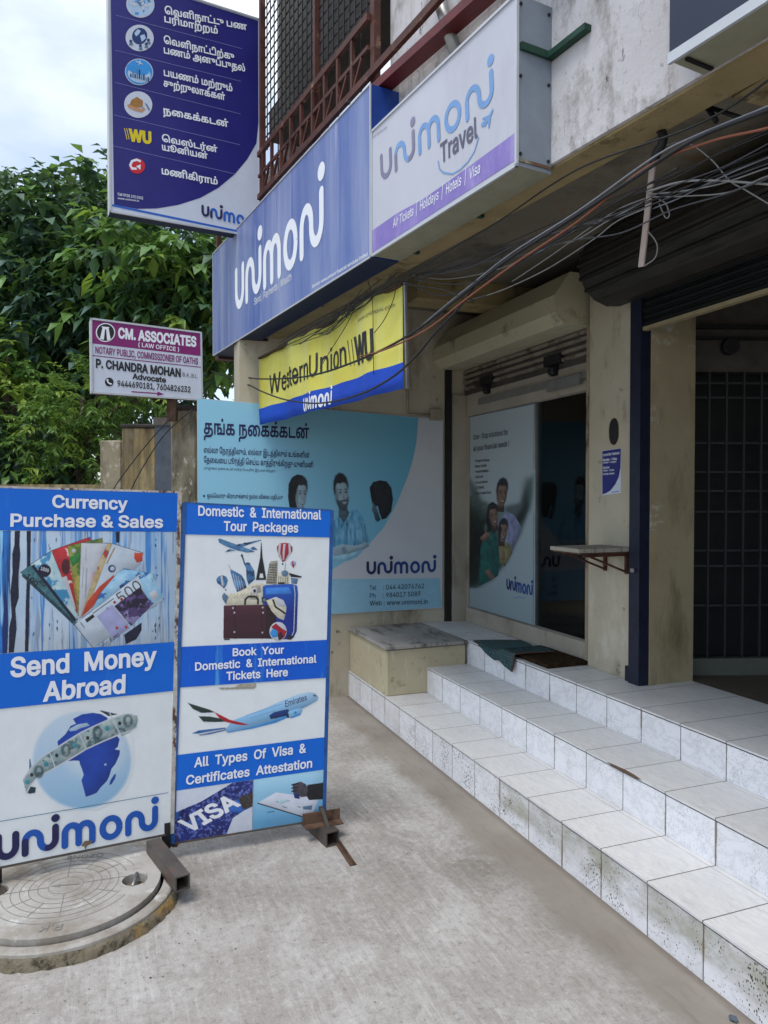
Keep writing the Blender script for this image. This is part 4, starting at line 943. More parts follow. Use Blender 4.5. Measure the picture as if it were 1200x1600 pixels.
def pface(a, c, r, tilt, skin, shade, hair, L0=4, beard=False, xs=.62, look=0.):
    """a printed face seen slightly from the side: oval, shaded cheek, hair, brows, eyes, nose, smile"""
    ca, sa = math.cos(R(tilt)), math.sin(R(tilt))
    def q(x, y): x *= xs; return (c[0] + r * (x * ca - y * sa), c[1] + r * (x * sa + y * ca))
    def Q(*p): return [q(*k) for k in p]
    a.poly(Q((-.42, .5), (.5, .5), (.62, 1.5), (-.6, 1.5)), shade, L0 - .5)
    a.poly(Q((-.80, -.35), (-.72, -.75), (-.4, -1.05), (.1, -1.1), (.55, -.95), (.8, -.55), (.84, -.1), (.80, .3), (.66, .68), (.42, .98), (.12, 1.10), (-.2, 1.04), (-.5, .78), (-.72, .38), (-.8, .0)), skin, L0, emb=.55)
    a.poly(Q((-.82, -.4), (-.4, -.5), (-.38, .2), (-.30, .8), (-.1, 1.05), (-.5, .8), (-.75, .35)), shade, L0 + .2, soft=2.5, alpha=.65, emb=0)
    if beard:
        a.poly(Q((-.80, .05), (-.62, .35), (-.30, .40), (.1, .34), (.5, .36), (.82, .1), (.76, .5), (.44, 1.0), (.12, 1.13), (-.2, 1.06), (-.52, .8), (-.74, .4)), hair, L0 + .3, soft=1.4, alpha=.8, emb=0)
    for x in (-.24 + look, .42 + look):
        a.ell(q(x, -.16), r * .2 * xs, r * .12, shade, L0 + .4, soft=1.5, alpha=.6, emb=0)
        a.poly(Q((x - .22, -.30), (x - .05, -.39), (x + .22, -.34), (x + .2, -.28), (x - .02, -.31)), hair, L0 + .5, alpha=.85, emb=0)
        a.ell(q(x, -.13), r * .13 * xs, r * .055, hair, L0 + .5, alpha=.9, emb=0)
    a.poly(Q((.08 + look, -.15), (.02 + look, .25), (.12 + look, .33), (.26 + look, .32), (.14 + look, .2)), shade, L0 + .5, soft=1.2, alpha=.75, emb=0)
    a.poly(Q((-.2 + look, .48), (.16 + look, .50), (.52 + look, .44), (.40 + look, .66), (.16 + look, .74), (-.06 + look, .66)), shade, L0 + .5, alpha=.9, emb=0)
    a.poly(Q((-.10 + look, .52), (.16 + look, .55), (.42 + look, .51), (.30 + look, .59), (.14 + look, .61), (-.0 + look, .59)), PTEE, L0 + .6, emb=0)
    a.poly(Q((-.84, .08), (-.93, -.4), (-.86, -.9), (-.55, -1.3), (-.05, -1.48), (.45, -1.38), (.8, -1.08), (.92, -.65), (.86, -.2), (.74, -.45), (.62, -.72), (.3, -.8), (-.1, -.72), (-.45, -.78), (-.66, -.45), (-.7, -.1)), hair, L0 + .8, soft=1.0, emb=.5)
    for k in range(5): a.stroke([q(-.6 + k * .3, -1.25), q(-.3 + k * .25, -.85)], r * .05, PSHN, L0 + .9, alpha=.35)
PSHN = paint('print_hair_shine', '#3a4654', .5)
def aq(u, v, P): f = np.clip((P[..., 0] + .9) / 1.5, 0, 1)[..., None]; return np.array(hx('#8cc4dc')) * (1 - f) + np.array(hx('#4796b4')) * f  # same partly shaded aqua, behind the printed people
FOLD = paint('print_fold', '#2f6688', .5); COUNT = paint('print_counter', '#8fc0d4', .5)
a = Pic(pp, z7, (436, 378, 950, 800), .5, aq, .002, .4)
# woman, cut off by the board in front
a.poly([(440, 610), (450, 575), (486, 552), (520, 556), (556, 580), (572, 640), (440, 640)], SHRT, 1)
a.poly([(458, 560), (450, 500), (452, 440), (468, 408), (492, 394), (518, 398), (534, 424), (538, 470), (520, 560)], HAIR, 2, emb=.5)
pface(a, (510, 492), 62, 4, SK1, SK2, HAIR, 4, False, .52, .12)
a.poly([(474, 560), (468, 500), (472, 440), (490, 410), (500, 440), (486, 480), (482, 540)], HAIR, 6, soft=1.2)
# bearded man in a pale shirt leaning over the counter
a.poly([(640, 640), (668, 606), (700, 590), (738, 566), (772, 556), (798, 588), (816, 650), (830, 708), (800, 740), (740, 770), (690, 790), (640, 790)], SHRT, 2, emb=.45)
for p in (((706, 606), (716, 650), (712, 760)), ((742, 575), (764, 640), (770, 720)), ((672, 640), (690, 700), (684, 770)), ((782, 600), (800, 650), (806, 700)), ((724, 590), (740, 660))): a.stroke(p, 5, FOLD, 3, soft=1.2, alpha=.65)
a.poly([(690, 570), (724, 556), (742, 575), (712, 622), (688, 606)], SK2, 3, emb=.4); a.poly([(676, 600), (690, 590), (712, 622), (700, 650)], SHRT, 3.2, emb=.7); a.poly([(742, 566), (756, 574), (730, 640), (712, 622)], SHRT, 3.2, emb=.7)
pface(a, (701, 488), 70, -5, SK1, SK2, HAIR, 4, True, .56, .12)
a.poly([(645, 745), (700, 720), (770, 728), (815, 712), (832, 728), (790, 752), (720, 778), (640, 800)], SK1, 3.4, emb=.5); a.poly([(700, 740), (716, 728), (724, 760), (708, 768)], FOLD, 3.6, soft=1.2, alpha=.5)
a.poly([(640, 780), (740, 765), (800, 742), (770, 775), (690, 812), (640, 830)], COUNT, 3.8, soft=1.2)
# third person turned away
a.poly([(850, 556), (838, 500), (832, 456), (848, 430), (880, 421), (912, 426), (934, 456), (942, 510), (934, 566), (910, 600), (890, 606), (878, 575), (870, 540)], HAIR, 4, emb=.55)
a.poly([(846, 520), (862, 545), (872, 570), (884, 606), (870, 616), (858, 606), (852, 580), (842, 560), (846, 540)], SK2, 4.5, emb=.4); a.poly([(856, 570), (872, 580), (884, 608), (866, 617), (857, 600)], HAIR, 4.7, alpha=.6, soft=1.2)
for k in range(6): a.stroke([(858 + k * 13, 436), (866 + k * 12, 500), (880 + k * 9, 570)], 3, PSHN, 5, alpha=.35, soft=1.2)
a.build('printed_people', t)

# ------------------------------------------------------------------ poster on the fixed door leaf
z8d = lambda p: (693 + p[0] * .298, 480 + p[1] * .325)
pdn = Plane(Lw(0, .984, 0), Lw(1, 0) - Lw(0, 0)); z8 = Z(680, 480, .325)
PGREY = gradient('poster_sky', hx('#84949a'), hx('#a5b1b6'), 2, .6, 2.1)
t = thing('door_poster', 'pale grey poster of a smiling family of three covering the left door leaf', 'poster', Matrix.Translation(Lw(.5, .98, .65)))
a = Art(pdn, z8d, h=.0006)
cp = [(122, 1442), (128, 532), (480, 466), (480, 1530)]; cp = [a.q(p) for p in cp]; cp = [(max(.082, p[0]), min(max(p[1], .640), 2.13)) for p in cp]
a.upoly(cp, PGREY, 0); a.build('sheet', t)
PHOTO = surf('poster_foliage', hx('#2c4540'), hx('#4a6660'), 2.2, [(hx('#14211f'), (1, 1, 1), 2.4, .45, .62), (hx('#8fa5a0'), (1, 1, 1), 3.1, .60, .74)], .4, 0)
def pg(u, v, P): f = np.clip((P[..., 2] - .6) / 1.5, 0, 1)[..., None]; return np.array(hx('#84949a')) * (1 - f) + np.array(hx('#a5b1b6')) * f
SK3 = paint('poster_skin', '#765e51', .5); SK4 = paint('poster_skin_shade', '#3a2b25', .5); TEAL = paint('poster_teal', '#17544e', .5, var=.3, scale=12); LILAC = paint('poster_shirt', '#757b9a', .5, var=.2, scale=14); PDK = paint('poster_dark', '#111a1a', .5, var=.4)
a = Pic(pdn, z8d, (118, 740, 482, 1352), .5, pg, .0012, .45)
a.poly([(122, 800), (170, 860), (200, 930), (300, 960), (400, 940), (440, 840), (478, 790), (476, 835), (452, 950), (405, 1085), (335, 1215), (255, 1308), (172, 1345), (122, 1344)], PHOTO, 0, soft=4, alpha=.75, emb=0)
a.poly([(122, 930), (190, 980), (250, 1040), (330, 1060), (420, 960), (472, 850), (452, 950), (405, 1085), (335, 1215), (255, 1308), (172, 1345), (122, 1344)], PHOTO, 1, soft=6, emb=0)
a.poly([(122, 960), (180, 1020), (215, 1100), (205, 1240), (190, 1340), (122, 1344)], PDK, 1.5, soft=8, alpha=.95, emb=0); a.poly([(122, 880), (200, 930), (260, 1000), (240, 1120), (180, 1250), (122, 1300)], PDK, 1.6, soft=9, alpha=.5, emb=0); a.ell((440, 900), 30, 90, PDK, 1.5, soft=6, alpha=.5, emb=0)
a.poly([(285, 1040), (330, 980), (372, 1000), (405, 1050), (404, 1090), (352, 1190), (330, 1222), (300, 1160)], LILAC, 2); a.stroke([(360, 1020), (372, 1090), (350, 1180)], 6, PDK, 2.5, alpha=.35, soft=2); a.stroke([(335, 1000), (345, 1100)], 5, PDK, 2.5, alpha=.35, soft=2)
pface(a, (306, 900), 56, 6, SK3, SK4, HAIR, 4, False, .60, .05)
a.poly([(196, 1150), (222, 1090), (250, 1075), (284, 1110), (298, 1200), (288, 1290), (252, 1312), (186, 1342)], TEAL, 5); a.stroke([(230, 1110), (262, 1180), (258, 1290)], 7, PDK, 5.5, alpha=.4, soft=2)
a.poly([(232, 1080), (222, 1010), (236, 948), (260, 936), (282, 950), (280, 1060)], HAIR, 6); pface(a, (262, 1006), 46, -8, SK3, SK4, HAIR, 7, False, .62, .08)
a.poly([(290, 1150), (318, 1120), (348, 1140), (364, 1180), (322, 1248), (296, 1230)], paint('poster_yellow', '#75704a', .5, var=.3, scale=14), 9); pface(a, (311, 1080), 46, 6, SK3, SK4, HAIR, 10, False, .62, .0)
a.poly([(292, 1140), (288, 1080), (294, 1035), (304, 1060), (300, 1110)], HAIR, 11.5)
a.poly([(192, 1108), (226, 1080), (246, 1088), (240, 1110), (204, 1128)], SK3, 12, emb=.6); a.poly([(302, 1160), (322, 1172), (322, 1212), (302, 1218)], SK3, 11.8, emb=.6); a.poly([(215, 1270), (236, 1258), (270, 1300), (250, 1314)], SK3, 11.8, emb=.6)
a.build('printed_family', t)
a = Art(pdn, z8d, h=.0016); INKD = paint('poster_ink', '#20242c', .5)
a.text('One- Stop solutions for', (157, 637), (340, 612), (0, -24), INKD, 1, .008, res=2); a.text('all your financial needs !', (157, 693), (345, 668), (0, -24), INKD, 1, .008, res=2)
for i, (s, x1_) in enumerate((('Foreign Exchange', 242), ('Money Transfer', 228), ('Travel & Holidays', 236), ('Gold Loan', 208), ('Insurance', 232), ('Air Ticketing', 212), ('Forex Prepaid Card', 250))): a.text(s, (168, 745 + i * 26), (x1_, 740 + i * 26), (0, -12), INKD, 1, .01, res=2)
a.build('lettering', t)
a = Art(pdn, z8d, h=.0016); a.logo((332, 1352), (468, 1384), (0, -42), (INKN, paint('logo_blue_dark', '#153a7c', .5)), 1); a.stroke([(370, 1400), (395, 1392), (430, 1400)], 5, paint('logo_swirl', '#6f86a8', .5), 1); a.build('logo', t)

# notices inside the room (seen through the dark glass)
t = thing('poster', 'blue poster on the back wall of the dark shop behind the glass', 'poster', Matrix.Translation(Lw(1.2, 3.29, 1.3)))
mb = MB(); mb.box(.95, 1.62, 3.285, 3.297, 1.15, 2.05, paint('poster_white', '#8d9ba4', .5)); mb.build('sheet', t, FL)
mb = MB(); mb.box(.95, 1.62, 3.281, 3.284, 1.60, 2.05, INB); mb.build('blue_field', t, FL)
t = thing('counter', 'dark blue counter inside the shop behind the glass', 'counter', frame(Lw(.9, 2.1, .52), AL))
mb = MB(); mb.box(.3, 1.66, 2.0, 2.5, .524, 1.45, INB); mb.build('counter_front', t, FL); mb = MB(); mb.box(.28, 1.665, 1.95, 2.55, 1.452, 1.49, DKF); mb.build('counter_top', t, FL)
t = thing('office_chair', 'dark high backed chair inside the shop behind the glass', 'chair', frame(Lw(1.1, 1.75, .52), AL))
mb = MB(); mb.box(.93, 1.30, 1.55, 1.95, .95, 1.02, DKF, bev=.02); mb.build('seat', t, FL); mb = MB(); mb.box(.93, 1.30, 1.55, 1.61, 1.03, 1.62, DKF, bev=.025); mb.build('backrest', t, FL)
mb = MB(); mb.tube([(1.11, 1.75, .62), (1.11, 1.75, .95)], .025, BLKM, 8); mb.build('stem', t, FL)
mb = MB()
for k in range(5): mb.bar((1.11, 1.75, .61), (1.11 + .22 * math.cos(k * 1.257), 1.75 + .22 * math.sin(k * 1.257), .545), .03, .03, BLKM)
mb.build('base', t, FL)

# ------------------------------------------------------------------ on the pillar: notice, hole cover, shelf
pf = Plane(Lw(0, .9045, 0), Lw(1, 0) - Lw(0, 0))
t = thing('notice', 'navy timings notice with a white curved corner pasted on the cream pillar', 'notice', Matrix.Translation(Lw(1.9, .9, 1.6)))
a = Art(pf, z8, h=.001); a.poly([(803, 905), (803, 690), (896, 677), (893, 893)], FACE, 0); a.build('sheet', t)
a = Art(pf, z8, h=.002); a.poly([(805, 900), (805, 692), (894, 679), (892, 770), (884, 815), (868, 850), (845, 880), (825, 893)], NAV2, 0)
for s, l, r_, c in (('COUNTER TIMINGS', (808, 717), (888, 706), 10), ('Monday - Friday', (809, 740), (876, 733), 11), ('9:30am - 6:00pm', (809, 752), (872, 746), 8), ('Saturday', (809, 777), (840, 774), 10), ('9:30am - 2:00pm', (809, 790), (862, 786), 8), ('Sunday closed', (809, 806), (862, 802), 8)): a.text(s, l, r_, (0, -c), INKW, 1, .02, res=2)
a.stroke([(850, 890), (885, 885)], 3, LOGOB, 2)
a.build('navy_field', t)
t = thing('cable_hole', 'black oval hole cover on the cream pillar above the navy notice', 'hole cover', Matrix.Translation(Lw(1.9, .9, 1.75)))
mb = MB(); cc = pf.uv(*z8((860, 598))); pts = [pf.P((cc[0] + .034 * math.cos(R(x)), cc[1] + .058 * math.sin(R(x)) + (.01 if math.sin(R(x)) > 0 else -.01)), .001) for x in range(0, 360, 15)]
mb.prism(pts, pf.n * .006, BLKM); mb.build('cover', t)
mb = MB(); pts = [pf.P((cc[0] + .040 * math.cos(R(x)), cc[1] + .064 * math.sin(R(x)) + (.01 if math.sin(R(x)) > 0 else -.01)), .0005) for x in range(0, 360, 15)]; mb.prism(pts, pf.n * .003, RUST); mb.build('rim', t)
t = thing('wall_shelf', 'small grey wooden shelf on rusty brackets fixed to the cream pillar', 'shelf', frame(Lw(1.95, .9, 1.2), AL))
WOOD = surf('grey_wood', hx('#8c887c'), hx('#a19c8e'), 3, [(hx('#5a5245'), (1, 9, 1), 5, .5, .7)], .8, .3, 40, .003)
mb = MB(); mb.box(1.83, 2.09, .56, .903, 1.212, 1.234, WOOD, bev=.003); mb.build('shelf_board', t, FL)
mb = MB(); mb.box(1.84, 2.08, .575, .90, 1.203, 1.211, RUST); mb.build('backing_board', t, FL)
for x in (1.86, 2.04):
    mb = MB(); mb.box(x, x + .018, .62, .903, 1.186, 1.202, BROWN); mb.box(x, x + .018, .888, .903, 1.09, 1.185, BROWN); mb.bar((x + .009, .66, 1.188), (x + .009, .892, 1.10), .014, .010, BROWN); mb.build('bracket', t, FL)

# conduit with its switch box on the end wall
t = thing('conduit', 'thin cream electrical conduit with a small junction box high on the end wall', 'conduit', Matrix.Translation(Lw(.01, .6, 2.2)))
pe = Plane(Lw(.008, 0, 0), wr); cp_ = [pe.P(pe.uv(*z6(p)), .012) for p in ((905, 520), (905, 800), (1030, 808))]
CRM = paint('conduit_cream', '#8f8875', .6)
mb = MB(); mb.tube(cp_, .010, CRM, 8); mb.build('pipe', t)
mb = MB(); q = pe.uv(*z6((1058, 806))); M = Matrix((( *pe.u, 0), (*pe.v, 0), (*pe.n, 0), (0, 0, 0, 1))).transposed(); M.translation = pe.P(q, 0); mb.box(-.05, .045, -.045, .045, .001, .04, CRM, M, bev=.004); mb.build('junction_box', t)

# ------------------------------------------------------------------ mats
def cloth_mat(name, c1, c2, s=55):
    m, N, L, bs = base(name); v = coords(N, L, (1, 1, 1)); ck = N.new('ShaderNodeTexVoronoi'); ck.distance = 'CHEBYCHEV'; ck.inputs['Scale'].default_value = s; ck.inputs['Randomness'].default_value = .15
    mpx = N.new('ShaderNodeMapping'); mpx.inputs['Rotation'].default_value = (0, 0, .8); L.new(v, mpx.inputs[0]); L.new(mpx.outputs[0], ck.inputs['Vector'])
    c = ramp(N, L, ck.outputs['Distance'], [(.25, c1), (.5, c2)]); nn = noise(N, L, v, 9, 6, .7); c = mix(N, L, ramp(N, L, nn, [(.45, 0.), (.7, .5)]), c, hx('#4a453c'))
    L.new(c, bs.inputs['Base Color']); bs.inputs['Roughness'].default_value = .95; bs.inputs['Specular IOR Level'].default_value = .1
    bump(N, L, bs, ck.outputs['Distance'], .6, .004); return m
COIR = surf('coir', hx('#2c2117'), hx('#4a3a29'), 30, [(hx('#18120c'), (1, 1, 1), 70, .5, .6)], 1., 1., 160, .012, .05)
t = thing('doormat', 'thick brown coir doormat lying at the foot of the glass door', 'doormat', frame(Lw(1.45, .8, .52), AL))
mb = MB(); mb.box(1.22, 1.69, .64, .925, .5195, .545, COIR, bev=.006); mb.build('mat_body', t, FL)
t = thing('cloth_mat', 'blue green woven mat slipping over the edge of the top step', 'mat', frame(Lw(1.1, .8, .52), AL))
CL = cloth_mat('woven_mat', hx('#4d6a6c'), hx('#27383a'))
mb = MB(); A_, B_, C_, D_ = (.83, .625), (.93, .93), (1.44, .86), (1.40, .50); n = 26
def mpt(u, v):
    x = (A_[0] * (1 - u) + D_[0] * u) * (1 - v) + (B_[0] * (1 - u) + C_[0] * u) * v; y = (A_[1] * (1 - u) + D_[1] * u) * (1 - v) + (B_[1] * (1 - u) + C_[1] * u) * v
    z = .5235 + .0015 * math.sin(x * 23 + y * 9)
    if x > 1.18: z += .027 * min(1, (x - 1.18) / .06)
    if y < .60: z -= (.60 - y) * 1.05; y = .592 - .12 * (.60 - y) - .003 * math.sin(x * 30)
    return (x, y, z)
for i in range(n):
    for j in range(n): f = mb.face([mpt(a_ / n, b_ / n) for a_, b_ in ((i, j), (i + 1, j), (i + 1, j + 1), (i, j + 1))], CL); f.smooth = True
bmesh.ops.remove_doubles(mb.bm, verts=mb.bm.verts, dist=.0004)
o = mb.build('weave', t, FL); sm = o.modifiers.new('thick', 'SOLIDIFY'); sm.thickness = .006; sm.offset = 1
mb = MB(); TRIM = paint('mat_trim', '#4a2f26', .95)
edge = [mpt(0, j / n) for j in range(n, -1, -1)] + [mpt(i / n, 0) for i in range(1, n + 1)] + [mpt(1, j / n) for j in range(1, n + 1)]
mb.tube([(x, y, z + .003) for x, y, z in edge], .005, TRIM, 6); mb.build('trim', t, FL)

# ------------------------------------------------------------------ the two pavement boards
BSTEEL = surf('bare_steel', hx('#3c3835'), hx('#57504a'), 8, [(hx('#6b4a35'), (1, 1, 1), 9, .52, .66)], .5, .2, 60, .002, .5)
FLAKE = surf('flaking_edge', hx('#9a938a'), hx('#c9c6c0'), 30, [(hx('#5b3d2c'), (1, 1, .5), 26, .52, .58)], .7, .2)
BRUST = surf('rusty_steel', hx('#4a362c'), hx('#67503f'), 14, [(hx('#2f221c'), (1, 1, 1), 12, .5, .65)], .85, .3, 60, .002)
F1 = atz(265, 1345, 0); F2 = atz(498, 1306, 0)
dL = Vector((.874, .486, 0)).normalized(); dR = (F2 - F1); dR.z = 0; dR.normalize()
pL = Plane(F1, dL); pR = Plane(F1 + Vector((.012, .01, 0)), dR)
PBWC = (.69, .725, .745); PBW = paint('board_white', PBWC, .42, var=.04)
PLK = surf('plank_print', hx('#a9bfd4'), hx('#c9d3de'), 1.2, [(hx('#7fa6cf'), (9, 9, .35), 3, .50, .70), (hx('#3f7fc0'), (16, 16, .5), 3, .60, .70), (hx('#8a9bb0'), (30, 30, 2), 2, .62, .70)], .45, 0)
PLB = surf('plank_blue', hx('#1360b4'), hx('#2f86d0'), 3, [(hx('#0a2a6a'), (12, 12, .5), 3, .52, .64), (hx('#8fc4e6'), (18, 18, .8), 3, .58, .70)], .45, 0)
DKN = paint('print_dark_navy', '#0c1330', .5, var=.3, scale=40)
def board_body(t, pl, q):
    mb = MB(); mb.prism([pl.P(p) for p in q], -pl.n * .022, PBW, BSTEEL); mb.build('panel', t)
def frame_edges(t, pl, q, m, w_=.016):
    mb = MB()
    for i in (1, 3): a, b = q[i], q[(i + 1) % 4]; mb.bar(pl.P(a, -.012), pl.P(b, -.012), w_, .034, m, pl.n)
    a, b = q[2], q[3]; mb.bar(pl.P(a, -.012), pl.P(b, -.012), .008, .030, m, pl.n)
    a, b = q[0], q[1]; mb.bar(pl.P(a, -.012), pl.P(b, -.012), .008, .030, BSTEEL, pl.n); mb.build('frame', t)
PB = lambda u, v, P: np.array(PBWC) + 0 * P
tA = thing('sandwich_board', 'blue and white pavement board with fanned banknotes and a globe, beside the manhole', 'sign board', Matrix.Translation((F1.x - .3, F1.y - .15, 0)))
qa = [pL.uv(-27, 1361), pL.uv(268.5, 1302), pL.uv(280.5, 769), pL.uv(-27, 760)]
board_body(tA, pL, qa); frame_edges(tA, pL, qa, FLAKE)
za, zb = Z(0, 750, .241667), Z(0, 1000, .241667)
Lx = -105
a = Art(pL, za, h=.0026); a.poly([(Lx, 44), (1158, 80), (1150, 334), (Lx, 324)], BLUE, 0); a.build('blue_band', tA); a = Art(pL, za, h=.0026); a.poly([(Lx, 1131), (1132, 1046), (1123, 1362), (Lx, 1490)], BLUE, 0)
a.build('blue_band', tA)
a = Art(pL, za, h=.0040); a.text('Currency', (337, 175), (825, 190), (0, -76), INKW, 2, .026); a.text('Purchase & Sales', (66, 298), (1052, 307), (2, -78), INKW, 2, .024)
a.tr = zb; a.text('Send  Money', (66, 236), (1012, 156), (0, -120), INKW, 2, .026); a.text('Abroad', (275, 393), (808, 336), (4, -118), INKW, 2, .026)
a.build('lettering', tA)
# picture of fanned notes on painted planks
a = Pic(pL, za, (Lx + 6, 328, 1146, 1126), .36); a.poly([(Lx, 325), (1149, 335), (1132, 1046), (Lx, 1131)], PLK, 0); a.poly([(Lx, 325), (70, 326), (64, 700), (48, 1118), (Lx, 1130)], PLB, 1)
a.poly([(95, 328), (130, 328), (126, 420), (132, 480), (120, 620), (122, 760), (100, 830), (108, 960), (90, 1114), (55, 1117), (58, 960), (75, 880), (66, 720), (80, 600), (78, 480), (92, 420)], DKN, 2)
a.poly([(172, 329), (200, 330), (196, 600), (184, 1108), (160, 1110), (166, 800), (174, 600)], DKN, 2); a.poly([(748, 333), (774, 333), (772, 405), (750, 405)], DKN, 2)
r = random.Random(3)
for i in range(34):
    x = r.choice((210, 215, 310, 318, 365, 985, 1000, 1030)) + r.uniform(-6, 6); y = r.uniform(345, 1020); a.poly([(x, y), (x + r.uniform(3, 9), y + 4), (x + r.uniform(2, 8), y + r.uniform(14, 34)), (x - 2, y + 16)], DKN if i % 3 else GREYB, 3)
N1 = paint('note_teal', '#3f6f78', .5, var=.3, scale=60); N2 = surf('note_pale_blue', hx('#a8c8d2'), hx('#c3d6d6'), 20, [(hx('#3d88b4'), (1, 1, 1), 16, .55, .62)], .5, 0); N3 = surf('note_red', hx('#a21c26'), hx('#b83238'), 20, [(hx('#d8c2bf'), (1, 1, 1), 18, .60, .66)], .5, 0)
N4 = surf('note_green', hx('#76883a'), hx('#a39a4e'), 16, [(hx('#4d6e2c'), (1, 1, 1), 16, .5, .62)], .5, 0); N5 = paint('note_white', '#bcbfc6', .5, var=.05); N6 = surf('note_gold', hx('#b49a66'), hx('#c8b58c'), 16, [(hx('#a7433c'), (1, 1, 1), 14, .58, .64)], .5, 0); N7 = paint('note_pale', '#b4c0cc', .5, var=.08); N8 = surf('note_sky', hx('#7fb2d4'), hx('#a5cbe0'), 14, [(hx('#2a62a0'), (1, 1, 1), 18, .58, .64)], .5, 0); ORG = paint('note_orange', '#b8402a', .5, var=.15); PURN = surf('note_violet', hx('#43305e'), hx('#5b4a7c'), 14, [(hx('#8f86b4'), (1, 1, 1), 16, .56, .64), (hx('#221a30'), (1, 1, 1), 20, .56, .64)], .5, 0); LAV = paint('note_lavender', '#9a9cc4', .5, var=.08); TEALD = paint('note_dark_teal', '#1d3a44', .5, var=.4, scale=60)
def note(pts, m, l): a.poly(pts, BLACK, l); c = (sum(p[0] for p in pts) / len(pts), sum(p[1] for p in pts) / len(pts)); a.poly([(c[0] + (p[0] - c[0]) * .985, c[1] + (p[1] - c[1]) * .985) for p in pts], m, l + .5)
note([(130, 598), (200, 545), (505, 900), (478, 940)], N1, 4); a.stroke([(150, 615), (470, 915)], 22, TEALD, 5); a.text('100', (165, 628), (232, 690), (18, -26), BLACK, 6, .03); a.text('20', (250, 655), (285, 690), (22, -22), BLACK, 6, .03)
note([(195, 545), (332, 455), (500, 880), (496, 920)], N2, 6); a.stroke([(212, 555), (485, 905)], 20, DKN, 7); a.ell((288, 585), 42, 42, DKN, 7, n=16); a.text('1000', (262, 580), (314, 596), (3, -20), N5, 8, .03)
note([(330, 455), (580, 367), (592, 405), (506, 870), (490, 850)], N3, 8); a.ell((425, 560), 28, 52, paint('note_dark_red', '#4a1420', .5, var=.3, scale=80), 9, n=16); a.poly([(400, 630), (430, 620), (492, 835), (480, 830)], N5, 9)
note([(435, 425), (662, 374), (664, 404), (520, 880), (503, 880)], N4, 10); a.ell((478, 458), 14, 14, N5, 11, n=12); a.poly([(444, 500), (520, 470), (520, 520), (470, 560)], paint('note_leaf', '#2f7a3a', .5, var=.2, scale=60), 11); a.stroke([(470, 600), (505, 830)], 10, GOLD, 11)
note([(524, 404), (700, 406), (640, 590), (512, 900), (506, 890)], N5, 12); a.stroke([(555, 440), (555, 520)], 3, GREYB, 13); a.stroke([(540, 560), (530, 700)], 3, GREYB, 13); a.stroke([(560, 570), (552, 760)], 10, paint('note_grey', '#9b9aa4', .5), 13); a.ell((600, 640), 14, 50, paint('note_rose', '#b89aa2', .5), 13, n=14, rot=10)
note([(650, 505), (700, 405), (735, 415), (600, 740), (516, 892)], N6, 14)
note([(725, 408), (926, 470), (905, 545), (620, 830), (516, 895), (600, 740)], N7, 16); a.ell((723, 573), 25, 25, DKB, 17, n=16); a.ell((726, 573), 15, 15, N7, 17.5, n=16); a.poly([(868, 470), (922, 472), (920, 525), (885, 535), (866, 505)], ORG, 17); a.poly([(640, 690), (735, 612), (742, 640), (660, 730), (600, 820), (524, 888), (560, 790)], ORG, 17); a.stroke([(690, 540), (740, 440)], 8, GOLD, 17)
note([(755, 605), (800, 570), (1022, 612), (1000, 660), (740, 740), (590, 850), (640, 740)], N8, 18); a.ell((790, 690), 18, 16, DKB, 19, n=14)
note([(478, 935), (905, 603), (1062, 772), (600, 1086)], N7, 20); a.poly([(738, 815), (905, 690), (985, 805), (848, 945)], PURN, 22); a.poly([(625, 880), (725, 805), (840, 955), (735, 1030)], LAV, 22); a.poly([(895, 620), (980, 600), (1055, 760), (985, 805), (925, 720)], N8, 22); a.poly([(960, 735), (1000, 708), (1028, 745), (990, 778)], N5, 23)
a.text('500', (785, 800), (925, 700), (-42, -58), BLACK, 24, .0); a.text('10', (985, 662), (1005, 635), (-10, -22), BLACK, 24, .0); a.text('500', (665, 1100), (710, 1065), (-16, -26), BLACK, 24, .0); a.text('EURO', (720, 1045), (775, 1003), (-12, -16), BLACK, 24, .02)
a.poly([(548, 902), (600, 866), (612, 884), (562, 922)], BLACK, 24); a.stroke([(600, 862), (735, 765)], 5, BLACK, 24); a.stroke([(520, 920), (545, 955)], 5, BLACK, 24)
for x, y in ((740, 790), (815, 950), (755, 955), (695, 830), (785, 770)): a.ell((x, y), 11, 11, N3 if x > 735 else LAV, 24, n=5)
a.poly([(800, 1000), (915, 920), (915, 970), (880, 1030), (815, 1060)], DKN, 3)
a.build('banknote_picture', tA)
# globe wrapped by a ribbon of notes
a = Pic(pL, zb, (140, 440, 900, 1098), .36, PB, .0009); a.ell((530, 775), 318, 315, gradient('globe_sea', hx('#86b3d6'), hx('#bccad6'), 2, .25, .72), 0, n=48, soft=3, emb=.1)
a.ell((600, 700), 200, 190, paint('globe_light', '#c3d0da', .45, var=.03), 1, n=36, soft=14, alpha=.8, emb=0)
GBL = paint('globe_land', '#103c9a', .45, var=.12, scale=8)
a.poly([(370, 655), (420, 610), (440, 580), (455, 555), (490, 540), (470, 510), (530, 480), (600, 470), (650, 478), (690, 500), (715, 560), (740, 600), (772, 640), (760, 690), (740, 705), (775, 712), (770, 745), (745, 800), (720, 830), (705, 880), (690, 910), (650, 950), (625, 985), (590, 1000), (553, 1012), (540, 960), (525, 905), (540, 870), (528, 830), (515, 800), (512, 780), (480, 778), (430, 782), (400, 760), (382, 720)], GBL, 2)
a.poly([(445, 575), (500, 545), (560, 535), (580, 552), (520, 570), (490, 585), (450, 590)], paint('globe_pale', '#9fb8cf', .45), 3); a.poly([(705, 935), (712, 905), (735, 870), (750, 862), (742, 895), (720, 930)], GBL, 2); a.poly([(672, 800), (685, 795), (688, 808), (675, 812)], paint('globe_pale', '#9fb8cf', .45), 3)
